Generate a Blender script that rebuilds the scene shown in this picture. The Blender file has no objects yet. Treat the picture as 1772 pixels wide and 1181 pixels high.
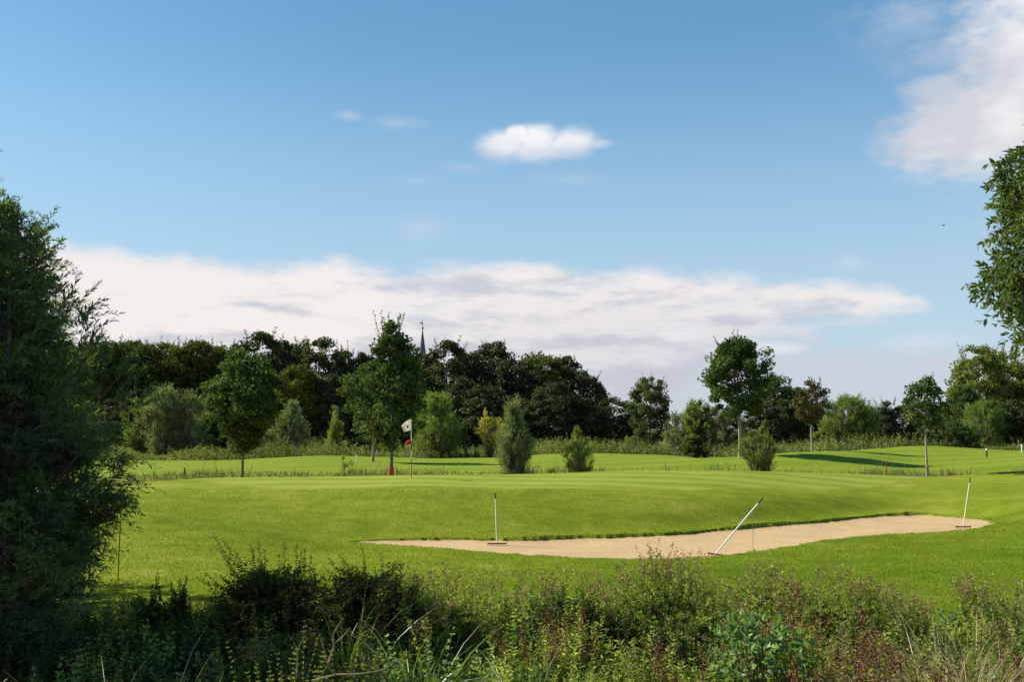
import bpy, math, random
import numpy as np
R = math.radians
sc = bpy.context.scene
col = sc.collection

# ------------------------------------------------------------------ camera, sky, sun, exposure
CAMZ, FPX, HOR = 3.3, 1723.0, 745.0
PITCH = math.atan((HOR-590.5)/FPX)
cam = bpy.data.objects.new('camera', bpy.data.cameras.new('camera'))
col.objects.link(cam)
cam.location = (0, 0, CAMZ)
cam.rotation_euler = (math.pi/2+PITCH, 0, 0)
cam.data.lens = 36*FPX/1772
cam.data.sensor_width = 36
cam.data.clip_start, cam.data.clip_end = 0.1, 6000
sc.camera = cam
SUN_EL = R(37)
SUN_AZ = math.atan2(-0.89, 0.455)            # from +Y, clockwise (towards +X) positive
EXPO = 1.0
SKY_S = 0.06
sc.view_settings.view_transform = 'Standard'
sc.view_settings.look = 'None'
sc.view_settings.exposure = EXPO
sc.view_settings.gamma = 1.0
sc.view_settings.use_curve_mapping = False
sun = bpy.data.objects.new('sun', bpy.data.lights.new('sun', 'SUN'))
col.objects.link(sun)
sun.data.energy = 4.6
sun.data.angle = R(0.5)
sun.data.color = (1.0, 0.93, 0.80)
sun.rotation_euler = (math.pi/2-SUN_EL, 0, -SUN_AZ+math.pi)

def ray(u, v):
    """lateral and vertical slope of the sight line through photo pixel u,v"""
    c, s = math.cos(PITCH), math.sin(PITCH)
    y = FPX*c-(590.5-v)*s
    return (u-886)/y, (FPX*s+(590.5-v)*c)/y
def at(u, v, D):
    t, s = ray(u, v)
    return (t*D, D, CAMZ+s*D)
def zz(u, v, D): return CAMZ+ray(u, v)[1]*D

w = bpy.data.worlds.new('World'); sc.world = w; w.use_nodes = True
nt = w.node_tree; nt.nodes.clear()
class NB:
    """small builder for math node chains"""
    def __init__(s, nt): s.nt = nt
    def n(s, t, **kw):
        x = s.nt.nodes.new(t)
        for k, v in kw.items(): setattr(x, k, v)
        return x
    def put(s, sock, v):
        if isinstance(v, bpy.types.NodeSocket): s.nt.links.new(v, sock)
        else: sock.default_value = v
    def m(s, op, *a):
        x = s.n('ShaderNodeMath', operation=op)
        for i, v in enumerate(a): s.put(x.inputs[i], v)
        return x.outputs[0]
    def smooth(s, v, lo, hi, a=0.0, b=1.0):
        x = s.n('ShaderNodeMapRange', interpolation_type='SMOOTHSTEP')
        for i, q in enumerate((v, lo, hi, a, b)): s.put(x.inputs[i], q)
        return x.outputs[0]
    def lin(s, v, lo, hi, a=0.0, b=1.0):
        x = s.n('ShaderNodeMapRange')
        for i, q in enumerate((v, lo, hi, a, b)): s.put(x.inputs[i], q)
        return x.outputs[0]
    def noise(s, vec, scale, detail=4, rough=.55, dist=0):
        x = s.n('ShaderNodeTexNoise')
        if vec is not None: s.put(x.inputs['Vector'], vec)
        x.inputs['Scale'].default_value = scale; x.inputs['Detail'].default_value = detail
        x.inputs['Roughness'].default_value = rough; x.inputs['Distortion'].default_value = dist
        return x.outputs[0]
    def comb(s, x, y, z=0.0):
        c = s.n('ShaderNodeCombineXYZ')
        for i, v in enumerate((x, y, z)): s.put(c.inputs[i], v)
        return c.outputs[0]
    def mix(s, f, a, b, mode='MIX'):
        x = s.n('ShaderNodeMix', data_type='RGBA', blend_type=mode)
        s.put(x.inputs[0], f); s.put(x.inputs[6], a); s.put(x.inputs[7], b)
        return x.outputs[2]
    def ramp(s, f, stops, interp='LINEAR'):
        x = s.n('ShaderNodeValToRGB'); x.color_ramp.interpolation = interp
        e = x.color_ramp.elements
        while len(e) > 1: e.remove(e[-1])
        e[0].position = stops[0][0]; e[0].color = stops[0][1]
        for p, c in stops[1:]:
            k = e.new(p); k.color = c
        s.put(x.inputs[0], f)
        return x.outputs[0]
def G(v): return (v, v, v, 1)

b = NB(nt)
sky = b.n('ShaderNodeTexSky', sky_type='NISHITA')
sky.sun_disc = False
sky.sun_elevation = SUN_EL
sky.sun_rotation = SUN_AZ
sky.air_density = 1.15; sky.dust_density = 0.25; sky.ozone_density = 2.2; sky.altitude = 0
tc = b.n('ShaderNodeTexCoord')
sep = b.n('ShaderNodeSeparateXYZ'); nt.links.new(tc.outputs['Generated'], sep.inputs[0])
X, Y, Z = sep.outputs
az = b.m('ARCTAN2', X, Y)
el = b.m('ARCSINE', Z)
def AZ(u): return math.atan(ray(u, 500)[0])
def EL(u, v):
    t, s = ray(u, v); return math.atan2(s, math.hypot(1, t))
# stretched cloud coordinates: clouds seen low over the horizon are wider than tall
cv = b.comb(b.m('MULTIPLY', az, 1.0), b.m('MULTIPLY', el, 2.0))
cv2 = b.comb(b.m('MULTIPLY', az, 1.0), b.m('MULTIPLY', el, 3.6), 3.7)
n_big = b.noise(cv, 9, 6, .55)
n_fine = b.noise(cv, 30, 6, .6)
n_flat = b.noise(cv2, 6.5, 7, .6, .5)
n_flat2 = b.noise(cv2, 15, 5, .55, .3)
# cloud bank: top edge as a function of azimuth
A0, A1 = AZ(-500), AZ(2300)
fa = b.lin(az, A0, A1)
E0, E1 = 0.0, 0.26
top = [(-500, 405), (0, 400), (90, 412), (190, 424), (300, 438), (400, 452), (520, 450), (600, 446), (640, 458), (700, 470),
       (780, 460), (850, 450), (950, 456), (1010, 462), (1100, 460), (1200, 476), (1300, 474), (1400, 482), (1480, 488), (1550, 500),
       (1600, 516), (1680, 585), (1772, 560), (2300, 540)]
st = [((AZ(u)-A0)/(A1-A0), G((EL(u, v)-E0)/(E1-E0))) for u, v in top]
etop = b.lin(b.ramp(fa, st), 0, 1, E0, E1)
edge = b.m('ADD', b.m('SUBTRACT', etop, el), b.m('MULTIPLY', b.m('SUBTRACT', n_big, .5), .034))
edge = b.m('ADD', edge, b.m('MULTIPLY', b.m('SUBTRACT', n_fine, .5), .020))
bank = b.m('MULTIPLY', b.smooth(edge, -0.005, 0.016), b.m('ADD', .70, b.m('MULTIPLY', .30, b.smooth(b.m('ADD', n_flat, b.m('MULTIPLY', n_fine, .3)), .48, .66))))
# thinner towards the lower right
E_ = lambda u, v: (EL(u, v)-E0)/(E1-E0)
bot = [(-500, 900), (1050, 800), (1150, 700), (1250, 610), (1330, 578), (1430, 560), (1520, 545), (1600, 528), (1700, 500), (2300, 500)]
ebot = b.lin(b.ramp(fa, [((AZ(u)-A0)/(A1-A0), G(max(0, E_(u, v)))) for u, v in bot]), 0, 1, E0, E1)
bed = b.m('ADD', b.m('SUBTRACT', el, ebot), b.m('MULTIPLY', b.m('SUBTRACT', n_flat2, .5), .034))
nolow = b.smooth(fa, (AZ(1050)-A0)/(A1-A0), (AZ(1250)-A0)/(A1-A0), 1, 0)
bank = b.m('MULTIPLY', bank, b.m('MAXIMUM', b.smooth(bed, -.010, .014), nolow))
lowmask = b.smooth(b.m('ADD', b.m('SUBTRACT', EL(1300, 590), el), b.m('ADD', b.m('MULTIPLY', b.m('SUBTRACT', n_flat, .5), .10), b.m('MULTIPLY', b.m('SUBTRACT', n_flat2, .5), .05))), -.012, .03)
thin = b.ramp(fa, [((AZ(u)-A0)/(A1-A0), G(v)) for u, v in [(-500, 1), (900, 1.0), (1250, .97), (1500, .80), (1700, .62), (2300, .6)]])
low = b.smooth(b.m('ADD', b.m('SUBTRACT', etop, el), b.m('MULTIPLY', b.m('SUBTRACT', n_flat, .5), .16)), .035, .10, 0, 1)
holes = b.m('SUBTRACT', 1.0, b.m('MULTIPLY', low, b.m('SUBTRACT', 1.05, thin)))

def puff(u, v, ru, rv, soft, dens, amp=.9, warp=n_big, fine=n_fine):
    a0, e0 = AZ(u), EL(u, v)
    dx = b.m('DIVIDE', b.m('SUBTRACT', az, a0), ru/FPX)
    dy = b.m('DIVIDE', b.m('SUBTRACT', el, e0), rv/FPX)
    d = b.m('SQRT', b.m('ADD', b.m('MULTIPLY', dx, dx), b.m('MULTIPLY', dy, dy)))
    f = b.m('ADD', b.m('SUBTRACT', 1.0, d), b.m('MULTIPLY', b.m('SUBTRACT', warp, .5), amp))
    f = b.m('ADD', f, b.m('MULTIPLY', b.m('SUBTRACT', fine, .5), amp*.8))
    return b.m('MULTIPLY', b.smooth(f, 0, soft), dens)
def mx(*a):
    r = a[0]
    for q in a[1:]: r = b.m('MAXIMUM', r, q)
    return r
cum = mx(puff(870, 250, 66, 36, .7, 1, .7), puff(930, 240, 60, 36, .7, 1, .7), puff(985, 248, 72, 34, .8, .96, .7), puff(930, 262, 125, 24, .8, .85), puff(895, 232, 40, 22, .6, 1),
         puff(1030, 250, 45, 14, .9, .6))
cum2 = mx(puff(1710, 215, 175, 95, .6, 1, .8), puff(1800, 80, 170, 170, .8, .95, .9), puff(1600, 30, 150, 70, 1.6, .45, 1.3),
          puff(1640, 160, 85, 50, .9, .75, 1.0), puff(1680, 90, 150, 60, 1.3, .55, 1.2), puff(1730, 280, 100, 60, .9, .55, 1.0),
          puff(2000, 200, 300, 250, .8, .9))
lumps = mx(puff(1165, 578, 50, 26, 1.0, .8), puff(985, 560, 75, 30, 1.2, .6), puff(620, 520, 120, 26, 1.4, .6), puff(880, 462, 90, 14, 1.0, .8), puff(470, 505, 110, 24, 1.4, .5), puff(1330, 500, 130, 16, 1.2, .5))
wis = mx(puff(595, 200, 38, 14, 1.4, .45), puff(690, 212, 75, 16, 1.6, .35), puff(730, 395, 80, 34, 1.6, .40), puff(770, 455, 60, 14, 1.3, .5), puff(1475, 455, 50, 22, 1.3, .35),
         puff(980, 310, 90, 20, 1.7, .30), puff(720, 312, 70, 16, 1.6, .22), puff(1330, 603, 95, 14, .9, .8), puff(1180, 575, 55, 30, .9, .6),
         puff(800, 290, 70, 16, 1.7, .25), puff(1600, 590, 120, 26, 1.2, .4), puff(1450, 560, 140, 12, 1.5, .3))
# tones: white where thick and sunlit from above, lavender grey where the cloud is deep
depth = b.m('SUBTRACT', etop, el)
sh = b.m('ADD', b.m('MULTIPLY', n_flat, 3.0), b.m('MULTIPLY', n_flat2, 2.6))
sh = b.m('SUBTRACT', sh, 2.35)
grey = b.smooth(b.m('ADD', b.m('MULTIPLY', depth, 5.8), b.m('MULTIPLY', b.m('SUBTRACT', .5, sh), 1.0)), .10, .95)
K = 0.5**EXPO/SKY_S
def cc(r, g, bb): return (r*K, g*K, bb*K, 1)
WHITE = cc(.90, .85, .835); GREY = cc(.62, .62, .675)
cb = b.mix(grey, WHITE, GREY)
rightgrey = b.ramp(fa, [((AZ(u)-A0)/(A1-A0), G(v)) for u, v in [(0, 0), (600, .0), (1000, .3), (1400, .6), (1772, .8), (2300, .8)]])
cb = b.mix(b.m('MULTIPLY', rightgrey, b.smooth(depth, 0, .09)), cb, cc(.50, .55, .65))
n_c = b.noise(cv, 14, 5, .6)
up = b.smooth(b.m('ADD', b.m('SUBTRACT', el, EL(930, 268)), b.m('MULTIPLY', b.m('SUBTRACT', n_c, .5), .03)), -.004, .022)
cc1 = b.mix(up, cc(.66, .71, .80), cc(.93, .93, .95))
n_c2 = b.noise(cv, 6, 5, .6)
cc2 = b.mix(b.smooth(n_c2, .35, .62), cc(.64, .66, .72), cc(.95, .93, .93))
blueboost = b.mix(1.0, sky.outputs[0], (0.70*.9, .91, .965, 1), 'MULTIPLY')
blueboost = b.mix(1.0, blueboost, b.comb(*[b.lin(az, -.15, .42, 1.0, 1.24)]*3), 'MULTIPLY')
blueboost = b.mix(b.smooth(el, .0, .41, .86, 0), blueboost, cc(.535, .65, .80))
c = b.mix(b.m('MULTIPLY', lowmask, .82), blueboost, cc(.60, .635, .705))
c = b.mix(bank, c, cb)
c = b.mix(b.m('MULTIPLY', lumps, .75), c, WHITE)
c = b.mix(wis, c, cc(.80, .80, .84))
c = b.mix(cum, c, cc1)
c = b.mix(cum2, c, cc2)
bg = b.n('ShaderNodeBackground'); bg.inputs[1].default_value = SKY_S
nt.links.new(c, bg.inputs[0])
wo = b.n('ShaderNodeOutputWorld'); nt.links.new(bg.outputs[0], wo.inputs[0])

# ------------------------------------------------------------------ helpers
rng = np.random.default_rng(7)
def tag(o, label=None, cat=None, group=None, kind=None):
    if label: o['label'] = label
    if cat: o['category'] = cat
    if group: o['group'] = group
    if kind: o['kind'] = kind
    return o
def empty(name, loc, rz=0):
    o = bpy.data.objects.new(name, None); col.objects.link(o)
    o.location = loc; o.rotation_euler = (0, 0, rz); o.empty_display_size = .2
    return o
def unit(a): return a/np.maximum(np.linalg.norm(a, axis=-1, keepdims=True), 1e-9)
def rdir(n, up=0.0):
    a = rng.normal(size=(n, 3)); a[:, 2] += up
    return unit(a)
class Geo:
    def __init__(s): s.v = []; s.f = []; s.t = []; s.mi = []; s.n = 0; s.sm = []
    def add(s, V, F, T=None, mi=0, smooth=False):
        V = np.asarray(V, float).reshape(-1, 3); F = np.asarray(F, int).reshape(-1, 4)
        s.v.append(V); s.f.append(F+s.n); s.n += len(V)
        s.t.append(np.full(len(V), .5) if T is None else np.broadcast_to(T, (len(V),)).astype(float))
        s.mi.append(np.full(len(F), mi)); s.sm.append(np.full(len(F), smooth))
    def leaves(s, P, A, L, W, T, mi=0, mid=.42, flat=None):
        """P base points, A directions, L lengths, W widths, T tints"""
        n = len(P)
        if n == 0: return
        L = np.broadcast_to(L, (n,))[:, None]; W = np.broadcast_to(W, (n,))[:, None]
        q = rng.normal(size=(n, 3))
        if flat is not None:
            q = q*(1-flat)+np.cross(A, np.array([0, 0, 1.0]))*flat*1.5
        S = unit(q-A*np.sum(q*A, axis=1, keepdims=True))
        Nn = np.cross(A, S)
        fold = Nn*W*.18
        V = np.stack([P, P+A*L*mid+S*W/2+fold, P+A*L, P+A*L*mid-S*W/2+fold], axis=1)
        F = np.arange(4*n).reshape(n, 4)
        s.add(V, F, np.repeat(np.broadcast_to(T, (n,)), 4), mi)
    def blades(s, P, A, L, W, T, bend=.3, seg=3, mi=0):
        n = len(P)
        L = np.broadcast_to(L, (n,)); W = np.broadcast_to(W, (n,)); bend = np.broadcast_to(bend, (n,))
        S = unit(np.cross(A, rdir(n)))
        k = np.linspace(0, 1, seg+1)
        C = P[:, None]+A[:, None]*(L[:, None]*k)[..., None]
        out = unit(A*np.array([1, 1, 0.001])+rng.normal(size=(n, 3))*.2*np.array([1, 1, 0]))
        C = C+out[:, None]*((L*bend*.7)[:, None]*k**2)[..., None]
        C[..., 2] -= (L*bend)[:, None]*k**2.2
        wd = (W[:, None]*np.maximum(1-k**1.8, .06))[..., None]*.5
        V = np.stack([C+S[:, None]*wd, C-S[:, None]*wd], axis=2).reshape(n, -1, 3)
        m = 2*(seg+1)
        f = np.array([[2*i, 2*i+1, 2*i+3, 2*i+2] for i in range(seg)])
        F = (np.arange(n)[:, None, None]*m+f[None]).reshape(-1, 4)
        s.add(V, F, np.repeat(np.broadcast_to(T, (n,)), m), mi)
    def stems(s, P0, P1, P2, r0, r1, T, seg=4, mi=0):
        """many thin 3-sided tapered tubes along quadratic curves"""
        n = len(P0)
        r0 = np.broadcast_to(r0, (n,)); r1 = np.broadcast_to(r1, (n,))
        k = np.linspace(0, 1, seg+1)[None, :, None]
        C = P0[:, None]*(1-k)**2+2*P1[:, None]*k*(1-k)+P2[:, None]*k**2
        ax = unit(P2-P0); S = unit(np.cross(ax, rdir(n))); U = np.cross(ax, S)
        a = np.array([0, 2.094, 4.189])
        rad = (r0[:, None]+(r1-r0)[:, None]*k[0, :, 0][None])[..., None, None]
        ring = (np.cos(a)[None, None, :, None]*S[:, None, None]+np.sin(a)[None, None, :, None]*U[:, None, None])*rad
        V = (C[:, :, None]+ring).reshape(n, -1, 3)
        f = []
        for i in range(seg):
            for j in range(3):
                f.append([3*i+j, 3*i+(j+1) % 3, 3*(i+1)+(j+1) % 3, 3*(i+1)+j])
        f = np.array(f)
        F = (np.arange(n)[:, None, None]*(3*(seg+1))+f[None]).reshape(-1, 4)
        s.add(V, F, np.repeat(np.broadcast_to(T, (n,)), 3*(seg+1)), mi)
    def tube(s, pts, rad, sides=8, T=.5, mi=0, cap=True):
        pts = np.asarray(pts, float); n = len(pts); rad = np.broadcast_to(rad, (n,))
        tan = unit(np.gradient(pts, axis=0))
        ref = np.array([0, 1, 0]) if abs(tan[0][1]) < .8 else np.array([1, 0, 0])
        S = unit(np.cross(tan, ref)); U = np.cross(tan, S)
        a = np.linspace(0, 2*math.pi, sides, endpoint=False)
        V = pts[:, None]+(np.cos(a)[None, :, None]*S[:, None]+np.sin(a)[None, :, None]*U[:, None])*rad[:, None, None]
        F = [[i*sides+j, i*sides+(j+1) % sides, (i+1)*sides+(j+1) % sides, (i+1)*sides+j] for i in range(n-1) for j in range(sides)]
        s.add(V.reshape(-1, 3), F, T, mi, True)
        if cap and sides % 2 == 0:
            for e in (0, n-1):
                o = V[e]
                for j in range(0, sides-2, 2):
                    s.add([o[0], o[j+1], o[j+2], o[(j+3) % sides]], [[0, 1, 2, 3]], T, mi)
    def box(s, c, d, ax=None, T=.5, mi=0):
        c = np.array(c, float); M = np.eye(3) if ax is None else np.array(ax, float)
        V = [c+M.T @ (np.array([i, j, k])*np.array(d)/2) for i in (-1, 1) for j in (-1, 1) for k in (-1, 1)]
        s.add(V, [[0, 1, 3, 2], [4, 6, 7, 5], [0, 4, 5, 1], [2, 3, 7, 6], [0, 2, 6, 4], [1, 5, 7, 3]], T, mi)
    def mesh(s, name, mats):
        V = np.concatenate(s.v); F = np.concatenate(s.f); T = np.concatenate(s.t)
        me = bpy.data.meshes.new(name)
        me.vertices.add(len(V)); me.vertices.foreach_set('co', V.astype(np.float32).ravel())
        me.loops.add(len(F)*4); me.loops.foreach_set('vertex_index', F.astype(np.int32).ravel())
        me.polygons.add(len(F)); me.polygons.foreach_set('loop_start', (np.arange(len(F))*4).astype(np.int32))
        me.polygons.foreach_set('material_index', np.concatenate(s.mi).astype(np.int32))
        me.polygons.foreach_set('use_smooth', np.concatenate(s.sm).astype(bool))
        a = me.attributes.new('tint', 'FLOAT', 'POINT'); a.data.foreach_set('value', T.astype(np.float32))
        for m_ in (mats if isinstance(mats, (list, tuple)) else [mats]): me.materials.append(m_)
        me.update(); 
        return me
    def build(s, name, mats, parent=None):
        o = bpy.data.objects.new(name, s.mesh(name, mats)); col.objects.link(o)
        if parent: o.parent = parent
        return o

# ------------------------------------------------------------------ materials
def rgb(r, g, bb): return (r, g, bb, 1)
def leaf_mat(name, dark, mid, light, transl=.4, gloss=.012, rough=.5, tcol=1.25):
    m = bpy.data.materials.new(name); m.use_nodes = True; q = NB(m.node_tree); m.node_tree.nodes.clear()
    a = q.n('ShaderNodeAttribute', attribute_name='tint')
    c = q.ramp(a.outputs['Fac'], [(0, rgb(*dark)), (.5, rgb(*mid)), (1, rgb(*light))])
    d = q.n('ShaderNodeBsdfDiffuse'); q.put(d.inputs[0], c)
    t = q.n('ShaderNodeBsdfTranslucent'); q.put(t.inputs[0], q.mix(1.0, c, (tcol*1.05, tcol*1.15, tcol*.5, 1) if name != 'flag cloth' else (1.1, 1.05, 1.0, 1), 'MULTIPLY'))
    g = q.n('ShaderNodeBsdfGlossy'); g.inputs['Roughness'].default_value = rough; g.inputs[0].default_value = (1, 1, 1, 1)
    x = q.n('ShaderNodeMixShader'); x.inputs[0].default_value = transl
    q.nt.links.new(d.outputs[0], x.inputs[1]); q.nt.links.new(t.outputs[0], x.inputs[2])
    y = q.n('ShaderNodeMixShader'); y.inputs[0].default_value = gloss
    q.nt.links.new(x.outputs[0], y.inputs[1]); q.nt.links.new(g.outputs[0], y.inputs[2])
    o = q.n('ShaderNodeOutputMaterial'); q.nt.links.new(y.outputs[0], o.inputs[0])
    return m
def plain(name, c1, c2=None, scale=8, rough=.7, bump=0, spec=.3, stretch=(1, 1, 1)):
    m = bpy.data.materials.new(name); m.use_nodes = True; q = NB(m.node_tree)
    p = m.node_tree.nodes['Principled BSDF']; p.inputs['Roughness'].default_value = rough
    p.inputs['Specular IOR Level'].default_value = spec
    t = q.n('ShaderNodeTexCoord'); mp = q.n('ShaderNodeMapping'); mp.inputs['Scale'].default_value = stretch
    q.nt.links.new(t.outputs['Object'], mp.inputs[0])
    n_ = q.noise(mp.outputs[0], scale, 5, .6)
    q.put(p.inputs['Base Color'], q.ramp(n_, [(.3, rgb(*c1)), (.7, rgb(*(c2 or [k*.75 for k in c1])))]))
    if bump:
        bp = q.n('ShaderNodeBump'); bp.inputs['Strength'].default_value = bump; bp.inputs['Distance'].default_value = .02
        q.put(bp.inputs['Height'], n_); q.nt.links.new(bp.outputs[0], p.inputs['Normal'])
    return m
M = {}
M['bark'] = plain('bark', (.11, .095, .07), (.20, .18, .14), 14, .9, .6, .1, (1, 1, .3))
M['pale_bark'] = plain('pale bark', (.20, .18, .13), (.38, .35, .27), 12, .9, .5, .1, (1, 1, .3))
M['twig'] = plain('twig bark', (.10, .07, .045), (.17, .12, .08), 10, .9, 0, .1)
M['deadwood'] = plain('dead twig', (.36, .28, .19), (.24, .17, .11), 14, .85, .3, .1)
M['l_willow'] = leaf_mat('willow leaf', (0.041, 0.067, 0.024), (0.094, 0.138, 0.047), (0.233, 0.287, 0.089), .40, .014, .5)
M['l_ash'] = leaf_mat('ash leaf', (0.043, 0.068, 0.018), (0.079, 0.117, 0.029), (0.143, 0.189, 0.046), .36, .014, .48)
M['l_wood'] = leaf_mat('wood leaf', (0.024, 0.033, 0.013), (0.051, 0.067, 0.024), (0.108, 0.132, 0.045), .26, .02, .5)
M['l_woodo'] = leaf_mat('olive wood leaf', (0.036, 0.048, 0.009), (0.077, 0.095, 0.015), (0.140, 0.156, 0.025), .3, .014, .5)
M['l_maple'] = leaf_mat('young tree leaf', (0.034, 0.058, 0.015), (0.066, 0.102, 0.024), (0.138, 0.181, 0.054), .32, .014, .5)
M['l_grey'] = leaf_mat('grey willow leaf', (0.087, 0.109, 0.048), (0.152, 0.189, 0.080), (0.246, 0.290, 0.136), .35, .014, .5)
M['l_light'] = leaf_mat('light leaf', (0.091, 0.133, 0.025), (0.159, 0.217, 0.045), (0.257, 0.308, 0.077), .38, .014, .5)
M['l_yellow'] = leaf_mat('yellow leaf', (0.175, 0.163, 0.031), (0.338, 0.300, 0.062), (0.525, 0.450, 0.112), .38, .014, .5)
M['l_red'] = leaf_mat('bronze leaf', (0.048, 0.048, 0.017), (0.096, 0.082, 0.026), (0.168, 0.120, 0.048), .3, .014, .45)
M['l_bigtree'] = leaf_mat('big tree leaf', (0.081, 0.109, 0.021), (0.161, 0.196, 0.039), (0.276, 0.299, 0.081), .36, .014, .5)
M['l_weed'] = leaf_mat('weed leaf', (0.095, 0.130, 0.025), (0.208, 0.260, 0.047), (0.454, 0.481, 0.133), .5, .014, .5)
M['l_bramble'] = leaf_mat('round weed leaf', (0.069, 0.127, 0.034), (0.138, 0.230, 0.063), (0.241, 0.345, 0.115), .36, .014, .5)
M['l_golden'] = leaf_mat('yellow weed leaf', (.12, .15, .02), (.22, .26, .035), (.34, .36, .07), .42, .014, .5)
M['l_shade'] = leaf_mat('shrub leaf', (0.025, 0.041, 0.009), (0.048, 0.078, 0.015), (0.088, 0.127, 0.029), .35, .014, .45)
M['grassblade'] = leaf_mat('grass blade', (.080, .13, .016), (.17, .23, .03), (.38, .38, .12), .4, .05, .45)
M['lawnblade'] = leaf_mat('lawn blade', (0.088, 0.137, 0.008), (0.136, 0.189, 0.012), (0.220, 0.244, 0.028), .35, .006, .6)
M['straw'] = leaf_mat('straw', (0.175, 0.150, 0.062), (0.375, 0.312, 0.138), (0.562, 0.475, 0.250), .3, .05, .5)
M['seed'] = leaf_mat('seed head', (0.179, 0.109, 0.047), (0.343, 0.231, 0.112), (0.763, 0.577, 0.328), .25, .02, .7)
M['rust'] = leaf_mat('rust seed', (0.072, 0.026, 0.012), (0.156, 0.058, 0.024), (0.288, 0.120, 0.048), .2, .03, .6)
M['roughweed'] = leaf_mat('rough weed', (.075, .095, .016), (.135, .16, .028), (.22, .21, .06), .36, .03, .6)
M['ditchweed'] = leaf_mat('ditch weed', (.085, .085, .022), (.15, .14, .04), (.24, .20, .08), .3, .03, .6)
M['white'] = plain('white paint', (.80, .79, .74), (.70, .69, .63), 20, .45, 0, .4)
M['black'] = plain('black rubber', (.02, .02, .02), (.03, .03, .03), 20, .6, 0, .3)
M['redpaint'] = plain('red paint', (.50, .045, .03), (.38, .035, .025), 18, .5, 0, .4)
M['rakewood'] = plain('rake handle', (.74, .66, .48), (.60, .50, .34), 18, .5, 0, .3, (1, 1, .2))
M['rakehead'] = plain('rake head', (.035, .018, .014), (.05, .026, .02), 18, .6, 0, .3)
M['metal'] = plain('prop metal', (.34, .33, .30), (.26, .25, .22), 20, .5, 0, .4)
M['cloth'] = leaf_mat('flag cloth', (.8, .78, .75), (.8, .78, .75), (.8, .78, .75), .55, .01, .6)
M['redcloth'] = plain('red cloth', (.50, .035, .04), (.42, .03, .035), 10, .75, 0, .1)
M['slate'] = plain('slate', (.085, .09, .105), (.12, .125, .14), 2, .6, .2, .4)
M['stonewall'] = plain('tower brick', (.30, .17, .12), (.24, .14, .10), 3, .9, .3, .1)
M['gold'] = plain('gilt', (.45, .33, .12), (.38, .28, .10), 3, .35, 0, .6)
M['bird'] = plain('bird feather', (.02, .02, .022), (.035, .035, .04), 30, .7, 0, .2)

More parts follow.
